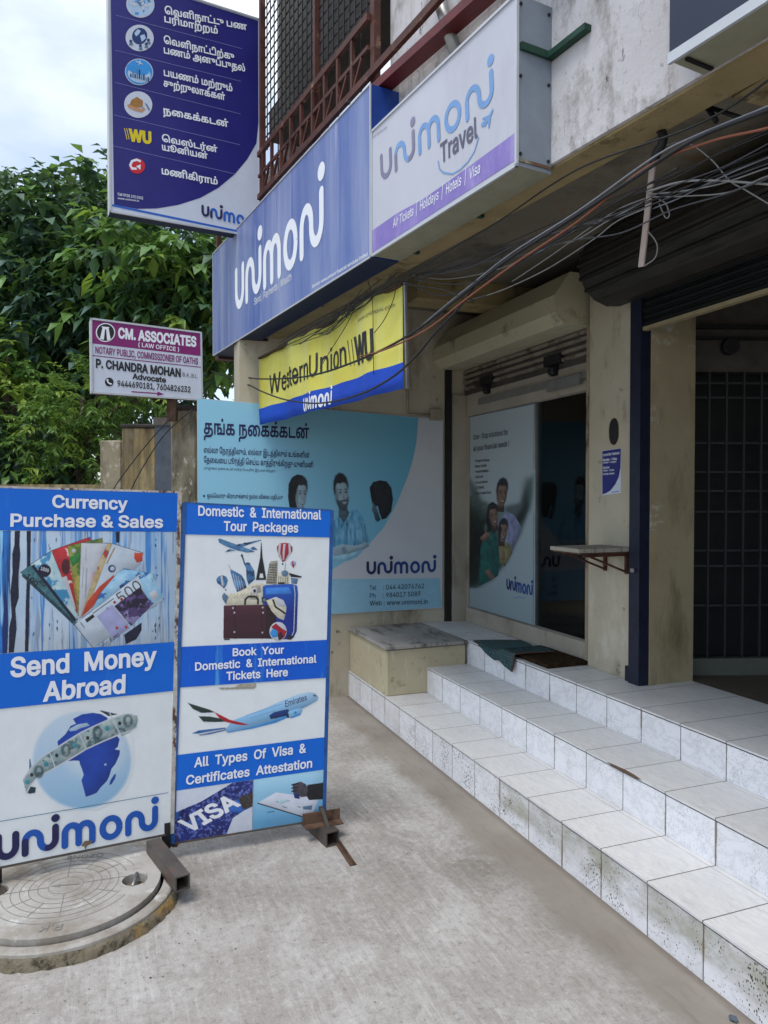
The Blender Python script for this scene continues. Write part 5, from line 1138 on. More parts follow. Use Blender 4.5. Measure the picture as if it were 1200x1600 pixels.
RIB = surf('ribbon_note', hx('#7f959a'), hx('#a5b3b0'), 18, [(hx('#4a666c'), (1, 1, 1), 22, .52, .64)], .5, 0)
up_ = [(150, 905), (165, 880), (205, 825), (260, 770), (330, 722), (420, 665), (520, 602), (620, 555), (715, 512), (800, 485), (850, 482)]; lo_ = [(170, 985), (195, 935), (235, 890), (290, 855), (360, 818), (450, 765), (555, 700), (660, 652), (765, 608), (840, 585), (880, 560)]
for i in range(len(up_) - 1): a.poly([up_[i], up_[i + 1], lo_[i + 1], lo_[i]], RIB, 4)
a.poly([(850, 482), (885, 490), (890, 515), (880, 560), (845, 540)], RIB, 4); a.poly([(170, 985), (150, 905), (165, 890), (200, 945), (232, 950), (228, 985), (195, 992)], TEALD, 3.5)
for u, l in ((up_, -4), (lo_, 4)): a.stroke([(p[0], p[1] + l) for p in u], 9, N5, 5)
for x0, y0, x1, y1 in ((320, 725, 355, 820), (512, 605, 555, 700), (705, 465, 800, 660)): a.stroke([(x0, y0), (x1, y1)], 7, N5, 6)
for c in ((250, 850), (425, 712), (628, 598), (825, 522)): a.ell(c, 33, 42, TEALD, 6, n=18, alpha=.75, soft=1.2); a.ell((c[0] + 3, c[1] - 6), 15, 22, RIB, 7, n=14, soft=1.2); a.poly([(c[0] - 14, c[1] + 36), (c[0] - 4, c[1] + 14), (c[0] + 12, c[1] + 14), (c[0] + 22, c[1] + 30)], RIB, 7, soft=1.2, alpha=.6)
for c in ((205, 870), (366, 745), (566, 632), (772, 538)): a.ell(c, 11, 13, BLACK, 6, n=12)
for c in ((298, 800), (485, 680), (692, 570), (178, 915)): a.ell(c, 16, 17, paint('ribbon_seal', '#3f8a9a', .5), 6, n=12)
a.poly([(640, 455), (655, 455), (760, 480), (700, 492)], TEALD, 3); a.poly([(188, 770), (196, 765), (205, 820), (188, 835)], GREYB, 3); a.poly([(775, 610), (850, 588), (835, 600), (785, 622)], RIB, 5)
a.build('globe_picture', tA)
a = Art(pL, zb); a.stroke([(Lx, 1190), (1088, 986)], 4, paint('thin_teal', '#2c6d88', .5), 1); a.build('thin_line', tA)
a = Art(pL, zb, h=.002); a.logo((-32, 1418), (1018, 1212), (0, -140), (INKN, paint('board_logo_blue', '#1450a8', .45, var=.05)), 1, .30)
a.build('logo', tA)
a = Art(pL, zb, h=.003); a.poly([(525, 1330), (545, 1298), (600, 1292), (582, 1318), (560, 1330), (552, 1355), (545, 1332)], paint('dry_leaf_scrap', '#6b5a44', .8, var=.2), 2); a.build('scratch', tA)

tB = thing('sandwich_board', 'blue and white travel board with suitcases, an airliner and VISA, nearer the steps', 'sign board', Matrix.Translation((F2.x - .3, F2.y - .1, 0)))
qb = [pR.uv(269.5, 1318), pR.uv(506, 1280), pR.uv(518.5, 797.5), pR.uv(288, 785.5)]
board_body(tB, pR, qb); frame_edges(tB, pR, qb, paint('frame_blue', '#1d4f8c', .5, var=.3, scale=30))
zc, zd = Z(260, 770, .225), Z(250, 1040, .258333)
def zx(p): return (p[0] * .225 + 260 - 250) / .258333, (p[1] * .225 + 770 - 1040) / .258333
a = Art(pR, zc, h=.0026); a.poly([(126, 68), (1152, 120), (1147, 310), (122, 288)], BLUE, 0); a.build('blue_band', tB); a = Art(pR, zc, h=.0026)
fade = surf('band_faded', hx('#0a50c0'), hx('#1362cc'), 2, [(hx('#59b0e0'), (5, 5, .5), 3, .56, .75)], .42, 0)
c2 = [(97, 1070), (1121, 1020)]; a.poly(c2 + [(1117, 1283), (80, 1352)], fade, 0); a.build('blue_band', tB)
a = Art(pR, zd, h=.0026); a.poly([(102, 540), (1003, 431), (999, 626), (86, 757)], BLUE, 0); a.build('blue_band', tB)
a = Art(pR, zc, h=.0040); a.text('Domestic  &  International', (220, 156), (1073, 184), (0, -66), INKW, 2, .020); a.text('Tour  Packages', (396, 262), (913, 274), (2, -64), INKW, 2, .020)
a.text('Book  Your', (459, 1132), (815, 1113), (0, -52), INKW, 2, .020); a.text('Domestic  &  International', (198, 1232), (1040, 1176), (0, -54), INKW, 2, .020)
a.tr = zd; a.text('Tickets  Here', (400, 86), (772, 60), (0, -48), INKW, 2, .020); a.text('All  Types  Of  Visa  &', (205, 612), (882, 522), (2, -56), INKW, 2, .020); a.text('Certificates  Attestation', (156, 718), (918, 612), (2, -54), INKW, 2, .020); a.build('lettering', tB)
# travel montage
a = Pic(pR, zc, (330, 312, 950, 1030), .46, PB, .0009); MAR = gradient('case_maroon', hx('#3b1a26'), hx('#5c3040'), 2, .98, 1.15); CBL = gradient('case_blue', hx('#0c2a86'), hx('#2a6fd0'), 2, 1.0, 1.25); STN = paint('print_stone', '#9c978a', .5, var=.2, scale=60); CRMP = paint('print_cream', '#c9c3ae', .5, var=.1, scale=60); DRK = paint('print_dark', '#1c1c22', .5, var=.2); SLB = surf('print_slate_blue', hx('#33628f'), hx('#5a8ab4'), 22, [(hx('#1f3f66'), (1, 1, 1), 30, .5, .6)], .5, 0)
a.poly([(358, 322), (372, 317), (420, 335), (520, 372), (590, 395), (615, 410), (560, 416), (480, 398), (405, 368), (365, 345)], SLB, 1); a.poly([(480, 360), (560, 345), (655, 325), (660, 330), (570, 360), (520, 380)], SLB, 2); a.poly([(405, 412), (440, 388), (480, 400), (440, 408)], SLB, 2); a.poly([(580, 385), (605, 372), (635, 395), (600, 398)], SLB, 2)
for c in ((505, 362), (545, 352), (430, 402)): a.ell(c, 10, 7, DRK, 3, n=10)
a.poly([(656, 345), (660, 345), (668, 450), (682, 530), (694, 600), (676, 600), (668, 560), (650, 560), (642, 606), (620, 606), (634, 530), (650, 450)], DRK, 1); a.poly([(630, 590), (690, 590), (692, 606), (622, 606)], DRK, 2)
a.poly([(522, 420), (530, 432), (548, 490), (560, 482), (578, 485), (585, 500), (610, 540), (616, 600), (570, 640), (556, 600), (552, 520), (540, 500), (520, 440)], SLB, 1); a.ell((524, 436), 8, 10, DRK, 2, n=10)
a.poly([(443, 545), (448, 530), (520, 570), (545, 610), (558, 660), (490, 690), (470, 640)], SLB, 1); a.stroke([(432, 500), (450, 545)], 3, GREYB, 1)
for k in range(4): a.stroke([(462 + k * 18, 560 + k * 10), (486 + k * 16, 680 - k * 4)], 3, N5, 3)
a.poly([(722, 476), (770, 470), (772, 490), (768, 640), (690, 632), (704, 540)], STN, 1)
for k in range(8): a.stroke([(704 - k * 2 + 8, 500 + k * 17), (770 - k, 503 + k * 17)], 4, DRK, 2)
for k in range(5): a.stroke([(716 + k * 11, 490), (700 + k * 13, 630)], 2, DRK, 2)
a.poly([(775, 560), (800, 540), (840, 540), (855, 560), (850, 640), (770, 636)], CRMP, 1); a.ell((822, 560), 24, 22, GREYB, 2); a.stroke([(822, 540), (826, 490)], 3, DRK, 2)
for k in range(6): a.stroke([(780 + k * 12, 580), (778 + k * 12, 635)], 3, DRK, 3)
a.poly([(850, 555), (940, 580), (935, 590), (865, 585), (855, 570)], DRK, 1); a.poly([(862, 588), (915, 596), (905, 635), (868, 630)], GREYB, 1)
RDB = paint('print_red', '#9a1a2c', .5, var=.15)
a.poly([(768, 400), (766, 375), (785, 352), (820, 346), (855, 352), (876, 378), (874, 405), (830, 470), (806, 482), (780, 440)], RDB, 1)
for x0, x1, x2 in ((780, 775, 800), (812, 806, 812), (846, 850, 826)): a.poly([(x0, 356), (x0 + 16, 353), (x1 + 14, 420), (x2 + 5, 468), (x2 - 2, 468), (x1, 420)], N5, 2)
a.ell((806, 494), 6, 7, DRK, 2, n=8); a.ell((880, 490), 20, 18, LAV, 1); a.poly([(870, 480), (878, 472), (884, 505), (876, 512)], RDB, 2); a.poly([(868, 500), (892, 500), (880, 525)], RDB, 2)
a.poly([(345, 600), (362, 580), (390, 572), (415, 582), (427, 606), (418, 640), (400, 665), (378, 645), (352, 625)], SLB, 1); a.poly([(375, 580), (390, 575), (398, 640), (392, 655), (384, 640)], N5, 2); a.ell((412, 674), 5, 6, DRK, 2, n=8)
a.poly([(385, 720), (400, 695), (420, 705), (500, 690), (555, 660), (600, 632), (650, 625), (700, 640), (690, 780), (410, 780)], CRMP, 2); a.poly([(385, 715), (400, 692), (430, 720), (415, 775), (390, 740)], GREYB, 3); a.poly([(590, 650), (650, 640), (662, 690), (600, 700)], STN, 3); a.ell((612, 680), 20, 24, N5, 4, n=14); a.ell((612, 680), 10, 12, DRK, 5, n=12)
for k in range(6): a.stroke([(430 + k * 20, 735), (455 + k * 22, 700)], 4, STN, 4)
for k in range(3): a.poly([(570 + k * 22, 740), (590 + k * 20, 690), (604 + k * 20, 740)], STN, 4)
a.poly([(668, 650), (690, 640), (870, 632), (908, 645), (914, 700), (905, 960), (880, 1010), (820, 1018), (690, 1010), (672, 900)], CBL, 4); a.stroke([(885, 645), (893, 700), (884, 960), (865, 1005)], 5, N5, 5); a.poly([(690, 660), (850, 655), (870, 700), (690, 705)], paint('case_sheen', '#3f86dc', .35), 5); a.poly([(775, 622), (820, 620), (822, 634), (772, 634)], DRK, 4); a.poly([(835, 990), (880, 990), (868, 1020), (838, 1020)], DRK, 5)
a.poly([(398, 782), (690, 776), (760, 800), (762, 1012), (395, 1012)], MAR, 6); a.poly([(690, 776), (760, 800), (762, 1012), (690, 1012)], paint('case_side', '#27121a', .4), 7); a.stroke([(478, 782), (476, 1012)], 10, paint('case_strap', '#2a1018', .4), 7); a.stroke([(662, 778), (664, 1012)], 8, paint('case_strap', '#2a1018', .4), 7)
for x, y in ((472, 832), (670, 832), (472, 966), (666, 970), (462, 800), (668, 796)): a.ell((x, y), 6, 7, N5, 8, n=10)
a.stroke([(545, 775), (548, 740), (570, 720), (620, 720), (636, 742), (636, 772)], 14, DRK, 8); a.poly([(400, 1012), (440, 1012), (440, 1022), (400, 1022)], DRK, 7); a.poly([(660, 722), (700, 730), (704, 765), (662, 762)], DRK, 7); a.ell((680, 744), 13, 14, GREYB, 8, n=12)
a.poly([(692, 748), (740, 730), (760, 722), (812, 745), (832, 790), (830, 830), (814, 884), (775, 868), (730, 820)], CRMP, 9); a.stroke([(740, 742), (756, 790), (824, 838)], 13, DRK, 10); a.poly([(745, 735), (764, 724), (812, 748), (830, 792), (780, 790)], N5, 10)
a.ell((775, 962), 60, 66, N5, 9); a.poly([(728, 930), (760, 905), (800, 940), (835, 960), (820, 1000), (790, 1022), (770, 985)], RDB, 10); a.poly([(738, 940), (772, 960), (770, 1000), (738, 1005), (718, 975)], SKYB, 10); a.poly([(780, 1024), (770, 985), (800, 960), (812, 1008)], MAR, 11)
a.build('travel_picture', tB)
# airliner
a = Pic(pR, zd, (160, 100, 965, 428), .42, PB, .0009); FUS = gradient('airliner_body', hx('#7fb0d6'), hx('#c3cfd9'), 2, .58, .72); 
a.poly([(350, 132), (450, 130), (475, 112), (580, 105), (582, 128), (570, 140), (480, 142), (370, 146)], STN, 1)
a.poly([(395, 385), (440, 330), (520, 300), (640, 255), (740, 210), (840, 172), (900, 160), (940, 166), (958, 190), (950, 212), (900, 240), (840, 270), (760, 300), (680, 330), (580, 360), (480, 385), (400, 398)], FUS, 1)
a.poly([(400, 398), (480, 385), (580, 360), (680, 330), (760, 300), (860, 262), (830, 288), (700, 345), (560, 380), (410, 405)], paint('airliner_belly', '#3f8fcf', .45), 2)
a.poly([(165, 222), (180, 228), (300, 265), (330, 282), (250, 285), (200, 262)], paint('tail_green', '#16302c', .5), 2); a.poly([(300, 265), (355, 292), (420, 325), (540, 355), (500, 358), (420, 345), (360, 318), (330, 282)], paint('tail_red', '#b01626', .5, var=.1), 2); a.poly([(232, 304), (300, 306), (365, 318), (400, 338), (330, 340), (262, 338)], paint('tail_green', '#16302c', .5), 2); a.poly([(365, 316), (420, 342), (520, 358), (470, 356), (400, 340)], paint('tail_red', '#b01626', .5), 3)
a.poly([(192, 408), (235, 390), (395, 372), (400, 390), (300, 414), (240, 422), (230, 410)], paint('airliner_wing', '#245f9f', .45, var=.2), 3); a.poly([(225, 410), (390, 380), (395, 385), (240, 418)], N5, 4)
a.poly([(660, 300), (690, 280), (770, 262), (790, 275), (770, 300), (700, 318), (668, 322)], DKB, 4); a.poly([(770, 290), (780, 272), (845, 255), (862, 268), (852, 292), (790, 316)], FUS, 5); a.poly([(780, 312), (852, 288), (850, 298), (795, 318)], SKYB, 6); a.poly([(762, 296), (776, 284), (782, 316), (768, 314)], DRK, 6); a.ell((818, 284), 9, 9, SKYB, 6, n=12)
a.stroke([(520, 300), (740, 230)], 2, GREYB, 3); a.stroke([(545, 318), (700, 268)], 2, GREYB, 3); a.poly([(925, 175), (942, 178), (945, 188), (928, 184)], DKB, 4)
a.text('Emirates', (758, 250), (888, 208), (-2, -36), INKN, 5, .012, shear=.1); a.build('airliner_picture', tB)
# visa stamp and hand with a rubber stamp
a = Pic(pR, zd, (76, 640, 568, 1084), .42, PB, emb=.15); VIS = surf('visa_navy', hx('#10164a'), hx('#1d2a78'), 6, [(hx('#5a6ab4'), (1, 1, 1), 70, .55, .60), (hx('#2f6ac0'), (1, 1, 1), 7, .6, .75)], .5, 0)
a.poly([(86, 757), (565, 686), (556, 994), (78, 1078)], FACE, 0); a.poly([(84, 890), (250, 820), (440, 706), (563, 690), (560, 850), (500, 880), (440, 920), (400, 1020), (78, 1078)], VIS, 1); a.poly([(470, 800), (560, 760), (558, 850), (500, 870)], paint('visa_brown', '#3a3430', .5, var=.5, scale=90), 2)
a.text('VISA', (168, 1012), (488, 838), (-62, -66), INKW, 3, .03); a.build('visa_picture', tB)
a = Pic(pR, zd, (553, 622, 1002, 998), .42, PB, emb=.3); STB = gradient('stamp_blue', hx('#5f9cc4'), hx('#a5cfe2'), 2, .10, .32); a.poly([(565, 686), (999, 627), (992, 926), (556, 994)], STB, 0)
a.poly([(590, 828), (700, 765), (960, 800), (910, 925)], FACE, 1); a.stroke([(590, 830), (910, 926)], 7, DRK, 2); a.poly([(890, 720), (994, 705), (992, 806), (900, 812), (880, 780)], paint('sleeve', '#16181c', .5), 3); a.poly([(800, 715), (850, 700), (880, 715), (895, 745), (885, 790), (850, 795), (830, 775), (805, 770)], paint('printed_hand', '#45414a', .5, var=.3, scale=60), 4); a.poly([(805, 770), (840, 775), (845, 805), (812, 800)], DKB, 5)
for y in (720, 740, 760): a.stroke([(796, y), (835, y - 8)], 9, DRK, 5)
a.poly([(700, 820), (760, 805), (790, 815), (730, 835)], N2, 2); a.poly([(860, 850), (920, 842), (915, 870), (865, 868)], GREYB, 2); a.stroke([(740, 850), (765, 858)], 4, DRK, 2); a.stroke([(830, 850), (850, 856)], 4, DRK, 2); a.stroke([(648, 885), (690, 880)], 7, paint('stamp_ink', '#3f6f8a', .5), 2); a.build('stamp_picture', tB)
# feet: square tubes
def foot(t, c, d, l0, l1, m, name='foot', w_=.055):
    mb = MB(); p, q = c - d * l0, c + d * l1; h = w_ / 2
    n = Vector((-d.y, d.x, 0))
    for off, zz, sx, sz in ((0, .003, w_, .005), (0, w_, w_, .005), (-h + .0025, h, .005, w_ - .006), (h - .0025, h, .005, w_ - .006)): mb.bar(p + n * off + Vector((0, 0, zz)), q + n * off + Vector((0, 0, zz)), sx, sz, m)
    return mb.build(name, t)
nL = -pL.n; f0 = F1.copy(); dA = (atz(290, 1400, 0) - atz(232, 1325, 0)); dA.z = 0; dA.normalize()
foot(tA, atz(262, 1362, .055), dA, .18, .17, BSTEEL)
mb = MB(); b1 = pL.P(pL.uv(262, 1310), -.012); mb.bar((b1.x, b1.y, .056), (b1.x, b1.y, .16), .034, .034, BLKM); mb.build('leg', tA)
mb = MB(); b1 = pL.P((qa[0][0] + .04, 0), -.012); mb.bar((b1.x, b1.y, .056), (b1.x, b1.y, .16), .034, .034, BLKM); mb.build('leg', tA)
foot(tA, Vector((b1.x, b1.y, 0)), dA, .2, .1, BSTEEL)
for q in (qa, ):
    mb = MB(); mb.bar(pL.P(q[1], -.04) + Vector((0, 0, .02)), pL.P(q[2], -.04), .03, .03, BSTEEL); mb.build('back_post', tA)
g = pR.P(pR.uv(274, 1330), -.012); mb = MB(); mb.bar((g.x, g.y, .05), (g.x, g.y, .12), .022, .022, BRUST); mb.build('leg', tB)
g = pR.P(pR.uv(500, 1300), -.012); gz = Vector((g.x, g.y, 0)); dB = (atz(520, 1345, 0) - atz(478, 1305, 0)); dB.z = 0; dB.normalize()
foot(tB, gz + dB * .02, dB, .17, .115, BSTEEL, w_=.062)
mb = MB(); mb.bar(gz + Vector((0, 0, .05)), gz + Vector((0, 0, .13)), .03, .03, BRUST); mb.bar(gz - dB * .0 + Vector((-.03, 0, .05)), gz + Vector((-.005, 0, .125)), .014, .014, BRUST); mb.bar(gz + dB * .09 + Vector((0, 0, .052)), gz + dB * .02 + Vector((0, 0, .12)), .016, .02, BSTEEL); mb.build('leg', tB)
mb = MB(); c = gz + dB * .03; n = Vector((-dB.y, dB.x, 0)); mb.bar(c - n * .02 - dR * .07 + Vector((0, 0, .088)), c - n * .02 + dR * .10 + Vector((0, 0, .088)), .006, .055, BRUST); mb.bar(c - n * .02 - dR * .07 + Vector((0, 0, .065)) + dB * .02, c - n * .02 + dR * .10 + Vector((0, 0, .065)) + dB * .02, .05, .006, BRUST); mb.build('angle_iron', tB)
mb = MB(); c2_ = atz(552, 1353, 0); mb.bar(gz + dB * .02 + n * .03 + Vector((.02, 0, .012)), c2_ + Vector((0, 0, .012)), .004, .022, BRUST); mb.bar(gz + dB * .02 + n * .03 + Vector((.02, 0, .003)), c2_ + Vector((.0, 0, .003)), .028, .004, BRUST); mb.build('angle_foot', tB)
mb = MB(); mb.bar(pR.P(qb[1], -.035), pR.P(qb[2], -.035), .026, .026, BSTEEL); mb.bar(pR.P(qb[0], -.035), pR.P(qb[3], -.035), .022, .022, BSTEEL); mb.build('back_post', tB)

# ------------------------------------------------------------------ manhole
mc = atz(103, 1384, .060); mc.z = 0
t = thing('manhole_cover', 'round grey concrete manhole cover with two lifting holes set in a raised ring', 'manhole', Matrix.Translation(mc))
CON = surf('cast_concrete', hx('#98948d'), hx('#b0ada7'), 4, [(hx('#7d7264'), (1, 1, 1), 3, .50, .66), (hx('#8a8378'), (1, 1, 1), 5, .52, .7), (hx('#c6c4c0'), (1, 1, 1), 9, .58, .7)], .85, .35, 90, .004)
ROUGH = surf('rough_mortar', hx('#6e6555'), hx('#8f8672'), 14, [(hx('#4a4438'), (1, 1, 1), 22, .5, .62), (hx('#9c8150'), (1, 1, 1), 5, .56, .66)], .95, 1., 50, .02)
def lathe(prof, m, n=72, jit=0, seed=1):
    mb = MB(); rr = random.Random(seed); rings = []
    for rad, z in prof:
        rings.append([mb.bm.verts.new((mc.x + (rad + rr.uniform(-jit, jit)) * math.cos(2 * math.pi * i / n), mc.y + (rad + rr.uniform(-jit, jit)) * math.sin(2 * math.pi * i / n), z + rr.uniform(-jit, jit) * .3)) for i in range(n)])
    k = mb.mi(m)
    for a_, b_ in zip(rings, rings[1:]):
        for i in range(n): f = mb.bm.faces.new((a_[i], a_[(i + 1) % n], b_[(i + 1) % n], b_[i])); f.material_index = k; f.smooth = jit > 0
    return mb
RC = .337
lathe([(RC + .078, -.01), (RC + .068, .022), (RC + .060, .031), (RC + .04, .033)], ROUGH, 140, .006, 3).build('mortar_bed', t)
lathe([(RC + .052, .02), (RC + .050, .041), (RC + .044, .045), (RC + .012, .045), (RC + .010, .02)], CON).build('ring', t)
lathe([(RC + .009, .030), (RC + .0, .031), (RC - .004, .048)], paint('gap_black', '#0c0b0a', .9)).build('gap', t)
# lid with two real openings: CDT disc
ax = Vector((.985, .17, 0)).normalized(); hc = [(ax * s) for s in (.245, -.245)]
outer = [(RC * math.cos(2 * math.pi * i / 72), RC * math.sin(2 * math.pi * i / 72)) for i in range(72)]
holes = []
ay = Vector((-ax.y, ax.x, 0))
for h in hc: holes.append([(h.x + ax.x * .046 * math.cos(x) + ay.x * .046 * math.sin(x), h.y + ax.y * .046 * math.cos(x) + ay.y * .046 * math.sin(x)) for x in [2 * math.pi * i / 20 for i in range(20)]])
vs = []; es = []
for lp in [outer] + holes: b = len(vs); vs += [Vector(p) for p in lp]; es += [(b + i, b + (i + 1) % len(lp)) for i in range(len(lp))]
res = delaunay_2d_cdt(vs, es, [], 0, 1e-6); mb = MB(); ZT = .062
for f in res[2]:
    cx, cy = sum(res[0][i].x for i in f) / 3, sum(res[0][i].y for i in f) / 3
    if any((cx - h.x) ** 2 + (cy - h.y) ** 2 < .0455 ** 2 for h in hc): continue
    mb.face([(mc.x + res[0][i].x, mc.y + res[0][i].y, ZT) for i in f], CON)
for lp, zz in [(outer, .034)] + [(h, .03) for h in holes]:
    for i in range(len(lp)):
        p, q = lp[i - 1], lp[i]; mb.face([(mc.x + p[0], mc.y + p[1], ZT), (mc.x + q[0], mc.y + q[1], ZT), (mc.x + q[0], mc.y + q[1], zz), (mc.x + p[0], mc.y + p[1], zz)], CON)
for h in hc: mb.face([(mc.x + h.x + .047 * math.cos(x), mc.y + h.y + .047 * math.sin(x), .032) for x in [2 * math.pi * i / 20 for i in range(20)]], ROUGH)
bmesh.ops.remove_doubles(mb.bm, verts=mb.bm.verts, dist=.0003); lid = mb.build('lid', t)
for h in hc: mb = MB(); mb.tube([(mc.x + h.x - ay.x * .05, mc.y + h.y - ay.y * .05, .06), (mc.x + h.x + ay.x * .05, mc.y + h.y + ay.y * .05, .06)], .007, STEEL, 8); mb.build('lifting_bar', t)
# incised rings, spokes and letters (thin grooves)
GRV = paint('groove', '#7c7974', .95, var=.15)
a = Art(Plane((mc.x, mc.y, ZT), ax, ay), h=.0006); a.tr = None
def ring(r0, wd=.0028, a0=0, a1=360):
    n = 64
    pts = [(r0 * math.cos(R(a0 + (a1 - a0) * i / n)), r0 * math.sin(R(a0 + (a1 - a0) * i / n))) for i in range(n + 1)]; a.ustroke(pts, wd, GRV, 0, False)
for r0 in (.06, .095, .125, .155, .185): ring(r0)
ring(.215, .0028, 20, 160); ring(.215, .0028, 200, 340); ring(.25, .0028, 25, 155); ring(.25, .0028, 205, 335); ring(.285, .0028, -8, 8)
for x in range(0, 360, 30): a.ustroke([((.06 if x % 90 == 0 else .125) * math.cos(R(x + 8)), (.06 if x % 90 == 0 else .125) * math.sin(R(x + 8))), (.21 * math.cos(R(x + 8)), .21 * math.sin(R(x + 8)))], .0026, GRV, 1, False)
a.ustroke([(.05, .0), (-.02, .0)], .005, GRV, 1, False); a.upoly([(-.055, 0), (-.02, .012), (-.02, -.012)], GRV, 1)
def utext(s, x, y, hgt, ang):
    tr, x0, x1 = text_tris(s, 0, 2); k = hgt / capheight('H'); c, s_ = math.cos(R(ang)), math.sin(R(ang)); hh = a.hh(2)
    for f in tr:
        pts = [(((p[0] - (x0 + x1) / 2) * k), p[1] * k) for p in f]; pts = [(x + p[0] * c - p[1] * s_, y + p[0] * s_ + p[1] * c) for p in pts]
        if area(pts) < 0: pts = pts[::-1]
        a.mb.face([a.pl.P(p, hh) for p in pts], GRV)
utext('OZONE', .02, .232, .03, 180); utext('R.K', .02, -.262, .035, 180)
a.build('engraving', t)

# ------------------------------------------------------------------ gate pillars, side wall and sheet gate left of the panel
PILL = surf('stained_pillar', hx('#7e7560'), hx('#9b927c'), 3, [(hx('#38332b'), (1, 1, .35), 4, .46, .68), (hx('#a9772f'), (1, 1, .5), 2.2, .60, .78), (hx('#bdb6a6'), (2, 2, 1), 9, .56, .68)], .92, .6, 40, .008)
OCHW = surf('ochre_side', hx('#8a774f'), hx('#a3946f'), 2.4, [(hx('#3d352b'), (3, 3, .25), 3, .42, .64), (hx('#6f6656'), (1, 1, 1), 5, .5, .66)], .92, .4, 40, .006)
def pil(name, px0, px1, ytop, Y, dep, label, m, cat='pillar'):
    p, q = aty(px0, ytop, Y), aty(px1, ytop, Y); t = thing(name, label, cat, Matrix.Translation(((p.x + q.x) / 2, Y, 0)))
    mb = MB(); mb.box(p.x, q.x, Y, Y + dep, -.05, p.z, m, bev=.012); mb.build('shaft', t)
    mb = MB(); mb.box(p.x - .012, q.x + .012, Y - .012, Y + dep + .01, p.z + .001, p.z + .03, DARKC, bev=.006); mb.build('cap', t); return t
pil('gate_pillar', 266, 306, 640, 5.3, .30, 'mould stained concrete gate pillar right beside the blue panel, under the law office sign', PILL)
pil('gate_pillar', 190, 243, 668, 6.3, .35, 'brown streaked concrete gate pillar left of the grey sheet gate', OCHW)
t = thing('compound_wall', 'low mould blackened compound wall running left from the streaked gate pillar', 'wall', Matrix.Translation((-2.6, 6.8, 0)))
p, q = aty(-120, 688, 6.55), aty(189, 688, 6.55)
mb = MB(); mb.box(aty(156, 688, 6.55).x, q.x, 6.55, 6.75, -.05, q.z, PILL, bev=.01); mb.box(-9, aty(156, 688, 6.55).x, 6.9, 7.1, -.05, 1.62, OCHW); mb.build('wall_body', t)
t = thing('sheet_gate', 'dark grey metal sheet gate between the two gate pillars', 'gate', Matrix.Translation((-1.8, 5.9, 0)))
p, q = aty(242, 655, 5.9), aty(268, 655, 5.9); mb = MB(); mb.box(p.x, q.x + .05, 5.9, 5.94, .05, p.z, paint('gate_grey', '#4d5560', .6, .2, var=.2)); mb.build('gate_sheet', t)
mb = MB(); mb.box(p.x - .01, q.x + .05, 5.885, 5.899, p.z - .05, p.z + .012, BSTEEL); mb.build('gate_rail', t); mb = MB(); mb.box(p.x - .01, q.x + .05, 5.885, 5.899, .9, .94, BSTEEL); mb.build('gate_rail', t)
# things under the tall sign: brown post and a bit of wall behind it
t = thing('steel_post', 'brown steel post below the tall blue sign at the balcony corner', 'post', Matrix.Translation(Uw(-.56, -.1, 2.6)))
mb = MB(); mb.box(-.60, -.565, -.12, -.085, 2.64, 3.75, BROWN); mb.build('shaft', t, FU); mb = MB(); mb.box(-.63, -.53, -.125, .0, 2.60, 2.638, BROWN); mb.build('base_plate', t, FU)

# ------------------------------------------------------------------ cables
CBK = paint('cable_black', '#131316', .45); CGR = paint('cable_grey', '#777a82', .45); COR = paint('cable_orange', '#7c4630', .5); CWH = paint('cable_white', '#858583', .5)
def up(x, y, e): return onplane(x, y, Uw(0, e, 0), Uw(0, -1, 0) - Uw(0, 0, 0))
def cable(label, pts, m, r, e=-.06, group=None, e2=None):
    n = len(pts); P = [up(x, y, e if e2 is None else e + (e2 - e) * i / (n - 1)) for i, (x, y) in enumerate(pts)]
    Q = smooth_path(P, 6); ext = Uw(2.6, 0) - Uw(0, 0) + Vector((0, 0, .05))
    if pts[0][0] > 1240: Q.insert(0, Q[0] + ext)
    if pts[-1][0] > 1240: Q.append(Q[-1] + ext)
    t = MB(); t.tube(Q, r, m, 6); o = t.build('cable'); return tag(o, label, 'cable', group)
cable('thick black cable sagging across the yellow banner from the right edge of the street front', [(1330, 118), (1200, 172), (1085, 218), (985, 282), (880, 350), (790, 408), (720, 462), (640, 523), (560, 563), (480, 588), (405, 592), (372, 586)], CBK, 0.0055, -.07, None, -.10)
cable('grey cable strapped above the thick black one', [(1330, 108), (1200, 166), (1085, 213), (1015, 250), (900, 332), (800, 395), (735, 446), (700, 474), (655, 512)], CGR, .0028, -.065, None, -.07)
cable('orange cable running beside the black cables over the banner', [(1330, 160), (1200, 200), (1110, 221), (1010, 262), (900, 348), (810, 408), (730, 466), (668, 514), (605, 545), (560, 558)], COR, .0038, -.055, None, -.10)
cable('second black cable looping lowest across the blue strip of the banner', [(740, 448), (716, 482), (680, 520), (650, 556), (612, 590), (560, 617), (500, 630), (448, 625), (410, 612), (385, 600), (330, 580)], CBK, .005, -.08, None, -.11)
cable('thin black cable between the shutter drum and the banner corner', [(1060, 262), (960, 318), (860, 380), (760, 438), (690, 462), (630, 440), (600, 452)], CBK, .003, -.04)
cable('thin dark cable along the underside of the travel sign', [(1250, 90), (1100, 190), (930, 252), (860, 290), (780, 345), (700, 392), (640, 430)], CBK, .003, -.03)
WG = 'thin white cables drooping from the hanging strip'
WL = 'thin white cable drooping from the pale hanging strip towards the shutters'
